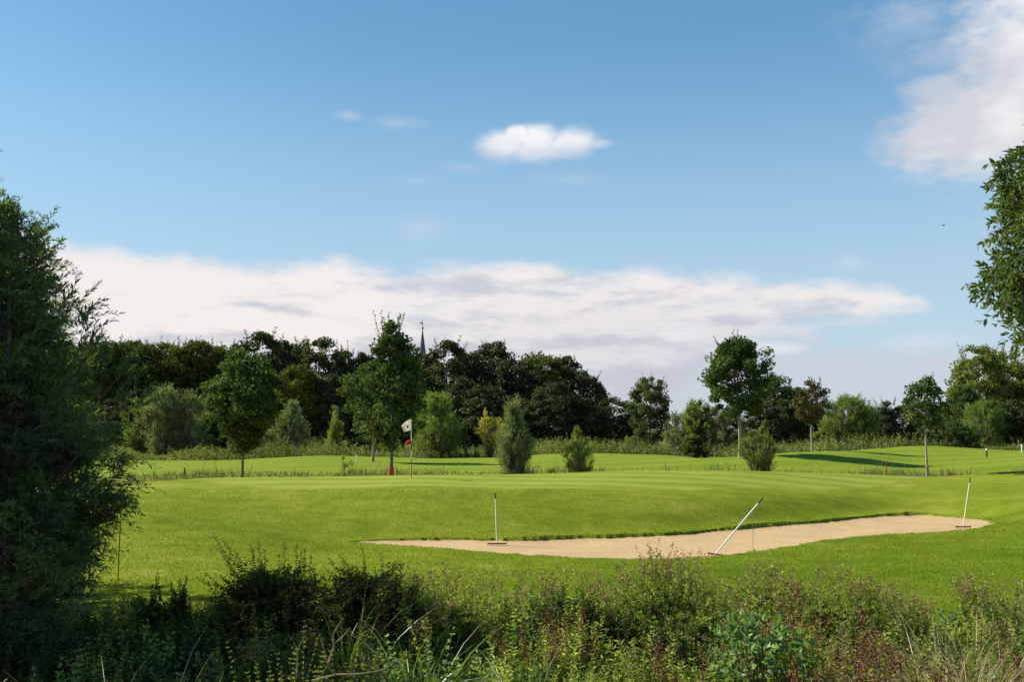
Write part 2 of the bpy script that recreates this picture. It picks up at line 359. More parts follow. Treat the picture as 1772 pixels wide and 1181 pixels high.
# ------------------------------------------------------------------ terrain
FORE = [(-40, 1.7), (0, 1.6), (3, 1.1), (6, .2), (9, -.35), (12, -.35), (15, -.2), (17, 0.0), (19, .06)]
def colm(u, pts): 
    out = list(FORE)
    for p in pts:
        out.append((p[0], p[1]) if len(p) == 2 else (p[0], zz(u, p[2], p[0])))
    out += [(130, .3), (200, .5), (500, .6), (3000, 1.0)]
    return out
V_ = 'v'
COLS = [
 (-1500, [(30, .3), (40, .6), (60, .6), (85, .8), (100, .4)]),
 (100, [(22, .1), (28, .45), (34, .7), (38, V_, 862), (41, .95), (48, .4), (57, V_, 828), (66, V_, 814), (85, V_, 798), (97, .2)]),
 (250, [(22, .12), (28, V_, 915), (34, V_, 868), (40, V_, 834), (42, 1.2), (48, .5), (57, V_, 828), (66, V_, 814), (85, V_, 797), (97, .2)]),
 (400, [(22, .12), (28, V_, 925), (33, V_, 884), (37, V_, 850), (43, V_, 825), (49, .6), (57, V_, 822), (66, V_, 811), (85, V_, 797), (97, .2)]),
 (560, [(22, .08), (28, V_, 944), (30.5, V_, 925), (33, V_, 890), (36, V_, 852), (43, V_, 824), (49, .6), (57, V_, 823), (66, V_, 807), (85, V_, 787), (97, .3)]),
 (712, [(24, .05), (29.6, .04), (32, V_, 900), (34, V_, 870), (36, V_, 847), (41, V_, 826), (43.5, V_, 821), (49, .5), (57, V_, 822), (66, V_, 809), (85, V_, 793), (97, .3)]),
 (860, [(24, .05), (29.5, .04), (32, V_, 900), (34, V_, 870), (36, V_, 847), (44.5, V_, 820), (50, .5), (58, V_, 820), (66, V_, 808), (88, V_, 793), (100, .3)]),
 (980, [(24, .05), (30.0, .04), (32.4, V_, 897), (34.5, V_, 870), (36.7, V_, 847), (45.5, V_, 816), (51, .5), (58, V_, 818), (68, V_, 803), (88, V_, 783), (100, .4)]),
 (1130, [(24, .05), (30.8, .04), (33, V_, 895), (35.5, V_, 868), (37.6, V_, 847), (46, V_, 810), (52, .6), (60, V_, 813), (70, V_, 797), (86, V_, 786), (100, .4)]),
 (1280, [(24, .05), (33.0, .04), (35.3, V_, 884), (37.7, V_, 860), (39.3, V_, 847), (47, V_, 811), (53, .6), (60, V_, 810), (66, V_, 797), (70, V_, 790), (78, .9), (100, .4)]),
 (1340, [(24, .05), (34.0, .04), (36.2, V_, 882), (38.6, V_, 860), (40.3, V_, 847), (48, V_, 813), (54, .6), (60, V_, 813), (63, V_, 806), (69, V_, 787), (75, V_, 783), (84, 1.0), (100, .4)]),
 (1410, [(24, .05), (35.0, .04), (37.2, V_, 880), (39.6, V_, 858), (41.2, V_, 847), (48, V_, 815), (54, .6), (60, V_, 815), (63, V_, 806), (69, V_, 785), (79, V_, 779), (86, 1.3), (100, .5)]),
 (1500, [(24, .05), (37.3, .04), (39.5, V_, 872), (42, V_, 853), (44, V_, 845), (49, V_, 819), (55, .6), (60, V_, 815), (63, V_, 807), (70, V_, 789), (88, V_, 777), (100, .5)]),
 (1560, [(24, .05), (38.4, .04), (40.5, V_, 868), (43, V_, 850), (49, V_, 821), (55, .5), (62, V_, 813), (75, V_, 793), (92, V_, 769), (105, .6)]),
 (1640, [(24, .05), (37.8, .04), (40, V_, 870), (43, V_, 850), (49, V_, 823), (54, .4), (62, V_, 814), (74, V_, 796), (92, V_, 771), (105, .6)]),
 (1716, [(24, .06), (32, .1), (36, V_, 893), (40, V_, 862), (44, V_, 840), (50, V_, 816), (55, .5), (64, V_, 803), (80, V_, 787), (95, V_, 778), (107, .5)]),
 (1790, [(24, .07), (32, .2), (36, V_, 888), (40, V_, 860), (45, V_, 832), (50, V_, 809), (56, .6), (66, V_, 797), (80, V_, 785), (95, V_, 781), (107, .5)]),
 (3300, [(24, .08), (32, .3), (38, .75), (44, 1.1), (50, 1.35), (56, .6), (66, .9), (80, .9), (95, .9), (107, .5)]),
]
DG = np.concatenate([np.arange(-40, 130, .25), np.geomspace(130, 3000, 120)])
TT = np.array([ray(u, 800)[0] for u, _ in COLS])
ZT = []
for u, pts in COLS:
    p = np.array(colm(u, pts)); z = np.interp(DG, p[:, 0], p[:, 1])
    n1 = int(170/.25); zs = z[:n1].copy()
    for sg, lo in ((5, 0), (7, 45)):          # smooth along the line of sight (in samples)
        kx = np.arange(-20, 21); kr = np.exp(-kx**2/(2*(sg/2)**2)); kr /= kr.sum()
        sm = np.convolve(np.pad(zs, 20, mode='edge'), kr, 'valid')
        zs = np.where(DG[:n1] >= lo, sm, zs)
    z[:n1] = zs; ZT.append(z)
ZT = np.array(ZT)
_tf = np.concatenate([[TT[0]], np.linspace(TT[1]-.08, TT[-2]+.08, 260), [TT[-1]]])
_zf = np.array([np.interp(_tf, TT, ZT[:, j]) for j in range(ZT.shape[1])]).T
_k = np.exp(-np.arange(-14, 15)**2/(2*5.5**2)); _k /= _k.sum()
_in = _zf[1:-1]; _pd = np.pad(_in, ((14, 14), (0, 0)), mode='edge')
_sm = sum(_k[i]*_pd[i:i+len(_in)] for i in range(29))
ZT = np.concatenate([_zf[:1], _sm, _zf[-1:]]); TT = _tf
def base_h(x, y):
    x = np.asarray(x, float); y = np.asarray(y, float)
    t = x/np.maximum(y, 14.0)
    t = np.clip(t, TT[0], TT[-1]-1e-6)
    i = np.clip(np.searchsorted(TT, t, side='right')-1, 0, len(TT)-2)
    f = (t-TT[i])/(TT[i+1]-TT[i])
    yd = np.clip(y, DG[0], DG[-1]-1)
    j = np.clip(np.searchsorted(DG, yd, side='right')-1, 0, len(DG)-2)
    g = (yd-DG[j])/(DG[j+1]-DG[j])
    z = (ZT[i, j]*(1-g)+ZT[i, j+1]*g)*(1-f)+(ZT[i+1, j]*(1-g)+ZT[i+1, j+1]*g)*f
    z = z+.02*np.sin(x*.9+y*.31)*np.sin(y*.7-x*.2)
    return z
# bunker outline
front = [(602, 941), (650, 943.5), (740, 950), (860, 960), (950, 966), (1060, 970), (1130, 970), (1240, 966), (1340, 953), (1430, 938), (1540, 927.5), (1640, 922.5), (1700, 915), (1716, 908)]
back = [(1700, 902.5), (1640, 896.5), (1580, 893), (1520, 896), (1460, 902), (1400, 908), (1330, 913), (1230, 922), (1150, 930), (1060, 932.5), (950, 936.5), (870, 938), (780, 937), (700, 937.5), (640, 939)]
def onplane(u, v):
    t, s = ray(u, v); D = -CAMZ/s; return (t*D, D)
cp = np.array([onplane(*p) for p in front+back])
# closed Catmull-Rom through the outline, then a slightly ragged edge
pp = []
n = len(cp)
for i in range(n):
    p0, p1, p2, p3 = cp[i-1], cp[i], cp[(i+1) % n], cp[(i+2) % n]
    k = max(2, int(np.linalg.norm(p2-p1)/.12))
    for s_ in np.arange(k)/k:
        pp.append(.5*((2*p1)+(-p0+p2)*s_+(2*p0-5*p1+4*p2-p3)*s_**2+(-p0+3*p1-3*p2+p3)*s_**3))
POLY = np.array(pp)
jit = rng.normal(size=(len(POLY), 2))*.065; jit = (jit+np.roll(jit, 1, 0)+np.roll(jit, -1, 0))/2
POLY = POLY+jit
def poly_info(x, y, P=POLY):
    """inside mask and distance to outline"""
    x = np.asarray(x, float); y = np.asarray(y, float)
    ins = np.zeros(x.shape, bool); dist = np.full(x.shape, 1e9); ang = np.zeros(x.shape)
    a = P; c_ = np.roll(P, -1, 0)
    for (x0, y0), (x1, y1) in zip(a, c_):
        dy = y1-y0
        if abs(dy) > 1e-12:
            cr = ((y0 > y) != (y1 > y)) & (x < (x1-x0)*(y-y0)/dy+x0)
            ins ^= cr
        dx = x1-x0; l2 = dx*dx+dy*dy+1e-12
        s_ = np.clip(((x-x0)*dx+(y-y0)*dy)/l2, 0, 1)
        dist = np.minimum(dist, (x-x0-s_*dx)**2+(y-y0-s_*dy)**2)
    return ins, np.sqrt(dist)
mid_line_x = cp[:, 0]
def back_side(x, y):
    # y of the bunker's middle line at x
    f = cp[:len(front)]; g = cp[len(front):][::-1]
    fy = np.interp(x, f[:, 0], f[:, 1]); gy = np.interp(x, g[:, 0], g[:, 1])
    return y > (fy+gy)/2
def ground(x, y):
    x = np.asarray(x, float); y = np.asarray(y, float)
    z = base_h(x, y)
    near = (x > POLY[:, 0].min()-3) & (x < POLY[:, 0].max()+3) & (y > POLY[:, 1].min()-3) & (y < POLY[:, 1].max()+3)
    if np.any(near):
        xx, yy = x[near], y[near]; ins, d = poly_info(xx, yy)
        bs = back_side(xx, yy); zn = z[near]
        tipf = np.clip((xx-POLY[:, 0].min()-.6)/2.0, 0, 1)*np.clip((POLY[:, 0].max()-.3-xx)/1.5, .2, 1)
        lip = np.where(bs, tipf*(.07+.035*np.sin(xx*1.3)*np.sin(xx*.37+2))*np.exp(-d/.8), .02*np.exp(-d/.4))
        w_ = np.exp(-(d/1.2)**2)
        out = np.maximum(zn*(1-w_)+(np.where(bs, .05, .03))*w_, np.where(bs, .04, .02))+lip
        zn = np.where(ins, -.16, out)
        z = z.copy(); z[near] = zn
    return z
def gz(x, y): return float(ground(np.array([x]), np.array([y]))[0])

tcoord = np.concatenate([np.linspace(-6, -.62, 60, endpoint=False), np.linspace(-.62, .62, 780), np.linspace(.62, 6, 60)[1:]])
yrow = np.concatenate([np.arange(-38, 14, 1.0), np.arange(14, 24, .35), np.arange(24, 39.5, .10), np.arange(39.5, 60, .3), np.arange(60, 125, .8), np.geomspace(125, 2800, 60)])
TX, YY = np.meshgrid(tcoord, yrow)
XX = TX*(np.maximum(YY, 0)*1.0+10.0)
ZZ = ground(XX, YY)
# putting green outline: short mown plateau
def green_mask(x, y):
    t = x/np.maximum(y, 1); uu = t*FPX*1.0+886
    fr = np.interp(uu, [300, 360, 450, 560, 712, 980, 1130, 1280, 1340, 1410, 1500, 1560, 1620], [43, 40.5, 38.2, 36.6, 35.9, 36.6, 37.6, 39.3, 40.4, 41.4, 43.6, 46, 50])
    fr = fr+.25*np.sin(x*.8)
    m_ = np.clip((y-fr)/.35, 0, 1)*np.clip((52-y)/3, 0, 1)*((uu > 300) & (uu < 1620))
    return m_
gm = green_mask(XX, YY)
crest = np.interp(TX*(np.maximum(YY, 0)+10)/np.maximum(YY, 1)*FPX+886, [c_[0] for c_ in COLS], [86, 86, 87, 87, 87, 87, 90, 90, 88, 72, 76, 81, 90, 94, 94, 97, 97, 97])
rough = np.clip((YY-crest-1)/4, 0, 1)
rough = np.maximum(rough, np.clip((YY-47.5)/2, 0, 1)*np.clip((59-YY)/2.5, 0, 1)*.5)
soil = np.clip((17.2-YY)/1.2, 0, 1)
V = np.stack([XX, YY, ZZ], -1).reshape(-1, 3); nr, nc = XX.shape
idx = np.arange(nr*nc).reshape(nr, nc)
F = np.stack([idx[:-1, :-1], idx[:-1, 1:], idx[1:, 1:], idx[1:, :-1]], -1).reshape(-1, 4)

gmat = bpy.data.materials.new('mown turf'); gmat.use_nodes = True
q = NB(gmat.node_tree); p = gmat.node_tree.nodes['Principled BSDF']
p.inputs['Roughness'].default_value = .9; p.inputs['Specular IOR Level'].default_value = .02
p.inputs['Sheen Weight'].default_value = .0
geo = q.n('ShaderNodeNewGeometry'); P_ = geo.outputs['Position']
sp = q.n('ShaderNodeSeparateXYZ'); q.nt.links.new(P_, sp.inputs[0])
za = q.n('ShaderNodeAttribute', attribute_name='zone'); zs_ = q.n('ShaderNodeSeparateColor'); q.nt.links.new(za.outputs['Color'], zs_.inputs[0])
n1 = q.noise(P_, .16, 5, .6); n2 = q.noise(P_, 1.3, 6, .65); n3 = q.noise(P_, 14, 5, .7)
st_ = q.comb(q.m('MULTIPLY', sp.outputs[0], .25), sp.outputs[1])
n4 = q.noise(st_, 1.1, 4, .6)
f = q.m('ADD', q.m('MULTIPLY', n1, .9), q.m('ADD', q.m('MULTIPLY', n2, .7), q.m('ADD', q.m('MULTIPLY', n3, .55), q.m('MULTIPLY', n4, .55))))
f = q.lin(f, 1.10, 1.60)
lawn = q.ramp(f, [(0, rgb(.096, .138, .010)), (.35, rgb(.134, .180, .013)), (.65, rgb(.172, .208, .017)), (1, rgb(.236, .242, .040))])
# nearer, lusher turf in front of the bunker
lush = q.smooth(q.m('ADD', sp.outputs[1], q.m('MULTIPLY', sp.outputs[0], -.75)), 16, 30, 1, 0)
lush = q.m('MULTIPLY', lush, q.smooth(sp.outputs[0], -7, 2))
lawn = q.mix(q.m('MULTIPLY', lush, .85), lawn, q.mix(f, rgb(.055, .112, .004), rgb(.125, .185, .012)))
# mowing bands on the green
wv = q.m('SINE', q.m('MULTIPLY', q.m('ADD', q.m('ADD', sp.outputs[1], q.m('MULTIPLY', sp.outputs[0], .10)), q.m('MULTIPLY', n1, 2.0)), 3.0))
grn = q.mix(q.lin(q.m('ADD', q.m('MULTIPLY', wv, .55), q.m('MULTIPLY', q.m('SUBTRACT', f, .5), .9)), -.8, .8), rgb(.150, .195, .018), rgb(.245, .280, .048))
wv2 = q.m('SINE', q.m('MULTIPLY', q.m('ADD', sp.outputs[1], q.m('MULTIPLY', sp.outputs[0], -.25)), 1.25))
fair = q.smooth(sp.outputs[1], 56, 60)
lawn = q.mix(q.m('MULTIPLY', fair, .65), lawn, q.mix(q.lin(wv2, -1, 1), rgb(.120, .190, .014), rgb(.165, .225, .03)))
c = q.mix(zs_.outputs[0], lawn, grn)
roughc = q.ramp(q.noise(P_, .8, 6, .7), [(.3, rgb(.07, .085, .018)), (.55, rgb(.11, .12, .03)), (.75, rgb(.17, .15, .05))])
c = q.mix(zs_.outputs[1], c, roughc)
# bare scrapes
scr = q.m('MULTIPLY', q.smooth(q.noise(st_, .9, 3, .6), .70, .76), q.smooth(n2, .42, .6))
c = q.mix(q.m('MULTIPLY', scr, .8), c, rgb(.16, .12, .06))
c = q.mix(zs_.outputs[2], c, q.ramp(n2, [(.3, rgb(.025, .022, .012)), (.7, rgb(.05, .05, .022))]))
q.put(p.inputs['Base Color'], c)
bp = q.n('ShaderNodeBump'); bp.inputs['Strength'].default_value = .55; bp.inputs['Distance'].default_value = .05
q.put(bp.inputs['Height'], q.m('ADD', q.noise(P_, 22, 5, .75), q.m('MULTIPLY', n2, .8))); q.nt.links.new(bp.outputs[0], p.inputs['Normal'])

g_ = Geo(); g_.add(V, F, None, 0, True)
me = g_.mesh('lawn', gmat)
za_ = me.color_attributes.new('zone', 'FLOAT_COLOR', 'POINT')
zc = np.stack([gm.ravel(), rough.ravel(), soil.ravel(), np.ones(nr*nc)], -1).astype(np.float32)
za_.data.foreach_set('color', zc.ravel())
lawn_o = bpy.data.objects.new('ground', me); col.objects.link(lawn_o); tag(lawn_o, kind='structure')

# sand in the bunker
smat = bpy.data.materials.new('bunker sand'); smat.use_nodes = True
q = NB(smat.node_tree); p = smat.node_tree.nodes['Principled BSDF']; p.inputs['Roughness'].default_value = .9; p.inputs['Specular IOR Level'].default_value = .1
geo = q.n('ShaderNodeNewGeometry'); P_ = geo.outputs['Position']
a1 = q.noise(P_, .9, 4, .6); a2 = q.noise(P_, 35, 4, .7); a3 = q.noise(P_, 7, 4, .6)
fs = q.m('ADD', q.m('MULTIPLY', a1, .4), q.m('ADD', q.m('MULTIPLY', a2, .3), q.m('MULTIPLY', a3, .3)))
q.put(p.inputs['Base Color'], q.ramp(fs, [(.3, rgb(.34, .235, .120)), (.5, rgb(.435, .305, .160)), (.7, rgb(.51, .375, .21))]))
bp = q.n('ShaderNodeBump'); bp.inputs['Strength'].default_value = .8; bp.inputs['Distance'].default_value = .03
wv = q.n('ShaderNodeTexWave'); wv.inputs['Scale'].default_value = 5; wv.inputs['Distortion'].default_value = 6; wv.inputs['Detail'].default_value = 2
wv.inputs['Detail Scale'].default_value = .6; wv.bands_direction = 'Y'; q.nt.links.new(P_, wv.inputs[0])
q.put(bp.inputs['Height'], q.m('ADD', q.m('MULTIPLY', a2, .7), q.m('ADD', q.m('MULTIPLY', wv.outputs['Fac'], .35), a3))); q.nt.links.new(bp.outputs[0], p.inputs['Normal'])
xs = np.arange(POLY[:, 0].min()-.5, POLY[:, 0].max()+.5, .09); ys = np.arange(POLY[:, 1].min()-.5, POLY[:, 1].max()+.5, .09)
SX, SY = np.meshgrid(xs, ys); ins, d = poly_info(SX, SY)
keep = ins | (d < .14)
SZ = -.035+.045*np.exp(-d/.45)*np.where(back_side(SX, SY), 1.4, .5)+.012*np.sin(SX*1.7+1.3*np.sin(SY))*np.cos(SY*1.2)
SZ = np.where(~ins, np.minimum(SZ, np.where(back_side(SX, SY), .03, -.02)), SZ)
idx = np.arange(SX.size).reshape(SX.shape)
kf = keep[:-1, :-1] & keep[1:, :-1] & keep[:-1, 1:] & keep[1:, 1:]
F = np.stack([idx[:-1, :-1], idx[:-1, 1:], idx[1:, 1:], idx[1:, :-1]], -1)[kf]
used = np.unique(F); remap = np.full(SX.size, -1); remap[used] = np.arange(len(used))
g_ = Geo(); g_.add(np.stack([SX, SY, SZ], -1).reshape(-1, 3)[used], remap[F], None, 0, True)
so = g_.build('sand_bunker', smat); tag(so, kind='structure')

# ------------------------------------------------------------------ lawn grass blades and bunker fringe (uncountable)
def px_x(u, D): return ray(u, 900)[0]*D
g_ = Geo()
n = 190000
yy = 16.8+(37-16.8)*rng.random(n)**1.35; xx = (rng.random(n)*1.16-.58)*yy
ins, d = poly_info(xx, yy); k = ~ins & (d > .02)
xx, yy = xx[k], yy[k]; n = len(xx)
P0 = np.stack([xx, yy, ground(xx, yy)-.004], -1)
pat = .5+.5*np.sin(xx*.5+2*np.sin(yy*.23))*np.sin(yy*.4+xx*.1)
g_.leaves(P0, rdir(n, 2.6), .028+.03*rng.random(n), .010+.006*rng.random(n), np.clip(rng.normal(.45, .22, n)+.15*(pat-.5), 0, 1), mid=.3)
# fringe at the bunker edge
sel = rng.integers(0, len(POLY), 20000); e = POLY[sel]+rng.normal(size=(20000, 2))*.08
ins, d = poly_info(e[:, 0], e[:, 1]); k = ~ins; e = e[k]; n = len(e)
bs = back_side(e[:, 0], e[:, 1])
P0 = np.stack([e[:, 0], e[:, 1], ground(e[:, 0], e[:, 1])-.01], -1)
A = rdir(n, 1.2); 
g_.leaves(P0, A, np.where(bs, .048, .030)*(.4+rng.random(n)**2)*(.6+.7*(np.sin(e[:, 0]*2.1)*np.sin(e[:, 0]*.77+1)+.5))*np.clip((e[:, 0]-POLY[:, 0].min())/2.5, .3, 1), .013, np.clip(rng.normal(.25, .2, n), 0, 1), mid=.3)
o = g_.build('grass', M['lawnblade']); tag(o, kind='stuff')

# ------------------------------------------------------------------ tree builders
def profile(kind, h):
    h = np.clip(h, 0, 1)
    if kind == 'round': return np.sqrt(np.clip(1-(2*h-1)**2, 0, 1))**.8
    if kind == 'ovate': return np.clip(np.sin(np.pi*h**.72), 0, 1)**.75
    if kind == 'cone': return (1-h)**.75*np.minimum(1, h*7)**.6
    if kind == 'column': return np.minimum(1, h*5)**.5*(1-h)**.42
    if kind == 'flame': return np.minimum(1, .5+h*2.2)*np.where(h < .3, 1, np.clip(1-(h-.3)/.7, 0, 1)**.75)*(1+.12*np.sin(h*17))
    if kind == 'dome': return np.sqrt(np.clip(1-h**2.2, 0, 1))*np.minimum(1, .75+h*1.2)
    if kind == 'egg': return np.clip(np.sin(np.pi*(h*.93+.05)**1.15), 0, 1)**.7
def cluster_crown(g, H, z0, Rr, kind, nclu, per, leaf, rc, seed, aspect=.62, droop=0, lead=0, core=.35, uneven=.16):
    """leaf clusters spread through an uneven crown; returns the cluster centres"""
    global rng
    rng = np.random.default_rng(seed)
    hh = []
    while len(hh) < nclu:
        h = rng.random(); 
        if rng.random() < profile(kind, h)**1.2+.05: hh.append(h)
    h = np.array(hh); th = rng.random(nclu)*2*np.pi
    lob = 1+uneven*np.sin(3*th+seed)*np.cos(5*h+seed*1.3)+uneven*.7*np.sin(5*th-7*h+seed)
    rr = profile(kind, h)*Rr*(core+(1-core)*rng.random(nclu)**.55)*lob
    C = np.stack([rr*np.cos(th), rr*np.sin(th), z0+h*(H-z0)], -1)
    if lead:
        k = lead
        S_ = np.stack([rng.normal(0, Rr*.30, k), rng.normal(0, Rr*.30, k), H*(.84+.06*rng.random(k))], -1)
        D_ = unit(np.stack([S_[:, 0]/Rr*.7, S_[:, 1]/Rr*.7, np.ones(k)], -1)+rng.normal(size=(k, 3))*.12)
        shoot_plant(g, g, S_, D_, H*(.09+.11*rng.random(k)), .0, 12, leaf*1.1, leaf*aspect, T0=.4, Tv=.15, spread=.8, m=2, stem_r=H*.0016)
    ctint = np.clip(rng.normal(.5, .17, nclu), 0, 1)
    siz = rc*(.6+.8*rng.random(nclu))
    ci = np.repeat(np.arange(nclu), per); n_ = len(ci)
    off = rdir(n_)*(rng.random(n_)**.4)[:, None]; off[:, 2] *= .72
    P = C[ci]+off*siz[ci][:, None]
    A = unit(off*np.array([1, 1, .5])+rng.normal(size=(n_, 3))*.7+np.array([0, 0, -.25-droop]))
    L = leaf*(.7+.6*rng.random(n_))
    T = np.clip(ctint[ci]+rng.normal(0, .15, n_), 0, 1)
    g.leaves(P-A*L[:, None]/2, A, L, L*aspect, T, flat=.35)
    return C, siz
def limbs(g, C, H, z0, r, nl, base_r, lean=(0, 0)):
    """trunk with taper plus limbs to nl cluster centres"""
    k = np.linspace(0, 1, 9)
    topz = z0+(H-z0)*.82
    wob = np.stack([np.sin(k*5+r)*base_r*.35+lean[0]*k, np.cos(k*4.3+r)*base_r*.35+lean[1]*k, k*topz-.05], -1)
    rad = base_r*(1-k*.86); rad[0] *= 1.35
    g.tube(wob, rad, 10)
    sel = rng.permutation(len(C))[:nl]
    tz = np.clip(C[sel, 2]-.35*np.linalg.norm(C[sel, :2], axis=1)-.12*(H-z0), z0*.80, topz)
    f_ = tz/topz
    P0 = np.stack([np.interp(f_, k, wob[:, 0]), np.interp(f_, k, wob[:, 1]), tz], -1)
    P2 = C[sel]; P1 = (P0+P2)/2; P1[:, 2] -= .02*H; P1[:, :2] = P0[:, :2]*.35+P2[:, :2]*.65
    rl = base_r*(1-f_*.8)*.42
    g.stems(P0, P1, P2, rl, rl*.25, .5, 5)
CACHE = {}
def tree_mesh(key, fn):
    if key not in CACHE: CACHE[key] = fn()
    return CACHE[key]
def link_part(name, me, root):
    o = bpy.data.objects.new(name, me); col.objects.link(o); o.parent = root; return o
def make_tree(name, label, cat, x, y, H, Rr, kind='round', z0f=.25, nclu=70, per=90, leaf=.16, rc=.6, mat='l_wood', bark='bark', seed=1,
              nl=16, trunk_r=None, group=None, rz=0, droop=0, lead=0, aspect=.62, key=None, scale=None, core=.35, uneven=.16, sink=0.0):
    root = empty(name, (x, y, gz(x, y)-sink), rz)
    tag(root, label, cat, group)
    def fn():
        g1 = Geo(); C, s_ = cluster_crown(g1, H, H*z0f, Rr, kind, nclu, per, leaf, rc, seed, aspect, droop, lead, core, uneven)
        g2 = Geo(); limbs(g2, C, H, H*z0f, seed, nl, trunk_r or H*.018)
        return g2.mesh('trunk', M[bark]), g1.mesh('crown', M[mat])
    if key is None: a, c_ = fn()
    else: a, c_ = tree_mesh(key, fn)
    link_part('trunk', a, root); link_part('crown', c_, root)
    if scale: root.scale = scale
    return root
def sprays(S, D, k, off, jit):
    """turn every k-th shoot into a fan of k shoots so that foliage hangs in separate sprays"""
    n0 = len(S)//k; S0 = np.repeat(S[:n0], k, 0); D0 = np.repeat(D[:n0], k, 0); m0 = len(S0)
    S1 = S0+rng.normal(size=(m0, 3))*off; D1 = unit(D0+rng.normal(size=(m0, 3))*jit)
    ix = np.concatenate([np.repeat(np.arange(n0), k)])
    return S1, D1, ix
def shoot_plant(g, gs, starts, dirs, lens, droop, K, leafL, leafW, seed=0, spread=.9, m=1, T0=.5, Tv=.2, stem_r=.004, mi=0, smi=0, curve_in=0, first=.1, flat=None, tip_scale=.6):
    """leafy shoots: returns tip points"""
    n = len(starts); lens = np.broadcast_to(lens, (n,)); droop = np.broadcast_to(droop, (n,))
    s_ = np.linspace(first, 1, K)[None, :, None]
    L = lens[:, None, None]
    P = starts[:, None]+dirs[:, None]*L*s_; P[..., 2] -= (droop[:, None]*lens[:, None])*s_[..., 0]**2
    Tn = dirs[:, None]*np.ones((1, K, 1)); Tn = Tn.copy(); Tn[..., 2] -= 2*droop[:, None]*s_[..., 0]
    P = np.repeat(P.reshape(-1, 3), m, 0); Tn = unit(np.repeat(Tn.reshape(-1, 3), m, 0)); N_ = len(P)
    rd = rdir(N_); perp = unit(rd-Tn*np.sum(rd*Tn, 1, keepdims=True))
    A = unit(Tn*(1-spread*.6)+perp*spread)
    sc_ = np.repeat(np.tile(1-(1-tip_scale)*np.linspace(0, 1, K), n), m)
    Ls = leafL*(.7+.6*rng.random(N_))*sc_
    st_t = np.repeat(np.broadcast_to(T0, (n,)) if np.ndim(T0) else np.full(n, T0), K*m)
    T = np.clip(st_t+rng.normal(0, Tv, N_), 0, 1)
    g.leaves(P, A, Ls, Ls*(leafW/leafL), T, mi, flat=flat)
    P2 = starts+dirs*lens[:, None]; P2[:, 2] -= droop*lens
    if gs is not None:
        P1 = starts+dirs*lens[:, None]*.5
        gs.stems(starts, P1, P2, stem_r, stem_r*.3, .5, 4, smi)
    return P2

# ------------------------------------------------------------------ far wood
WD = dict(nclu=170, per=95, leaf=.46, rc=1.2, nl=8, sink=.2)
def wood_tree(label, u, vtop, D, wpx, var, dz=0):
    x = ray(u, 700)[0]*D
    H = zz(u, vtop, D)-gz(x, D); Rr = wpx/2*D/FPX
    kinds = {'a': ('round', .06, 'l_wood', 11), 'b': ('egg', .05, 'l_wood', 12), 'c': ('round', .08, 'l_wood', 13), 'o': ('egg', .05, 'l_woodo', 14),
             'p': ('round', .06, 'l_woodo', 15), 's': ('cone', .05, 'l_wood', 16), 'g': ('egg', .05, 'l_bigtree', 17), 'h': ('dome', .03, 'l_wood', 18),
             'm': ('round', .10, 'l_maple', 19), 'q': ('egg', .08, 'l_maple', 20), 'w': ('round', .05, 'l_woodo', 21)}
    kd, z0f, mat, sd = kinds[var]
    H0, R0 = 17.0, 4.6
    lead = 12 if var in 'op' else (7 if var in 'gmqbs' else 4)
    kw = dict(WD); 
    return make_tree('broadleaf_tree' if var not in 'ops' else 'slender_tree', label, 'tree', x, D, H0, R0, kd, z0f, mat=mat, seed=sd, group='trees of the far wood', lead=lead,
                     rz=(u*1.7) % 6.28, key='wood_'+var, scale=(Rr/R0, Rr/R0, H/H0), trunk_r=.3, core=.45, uneven=.13, **kw)
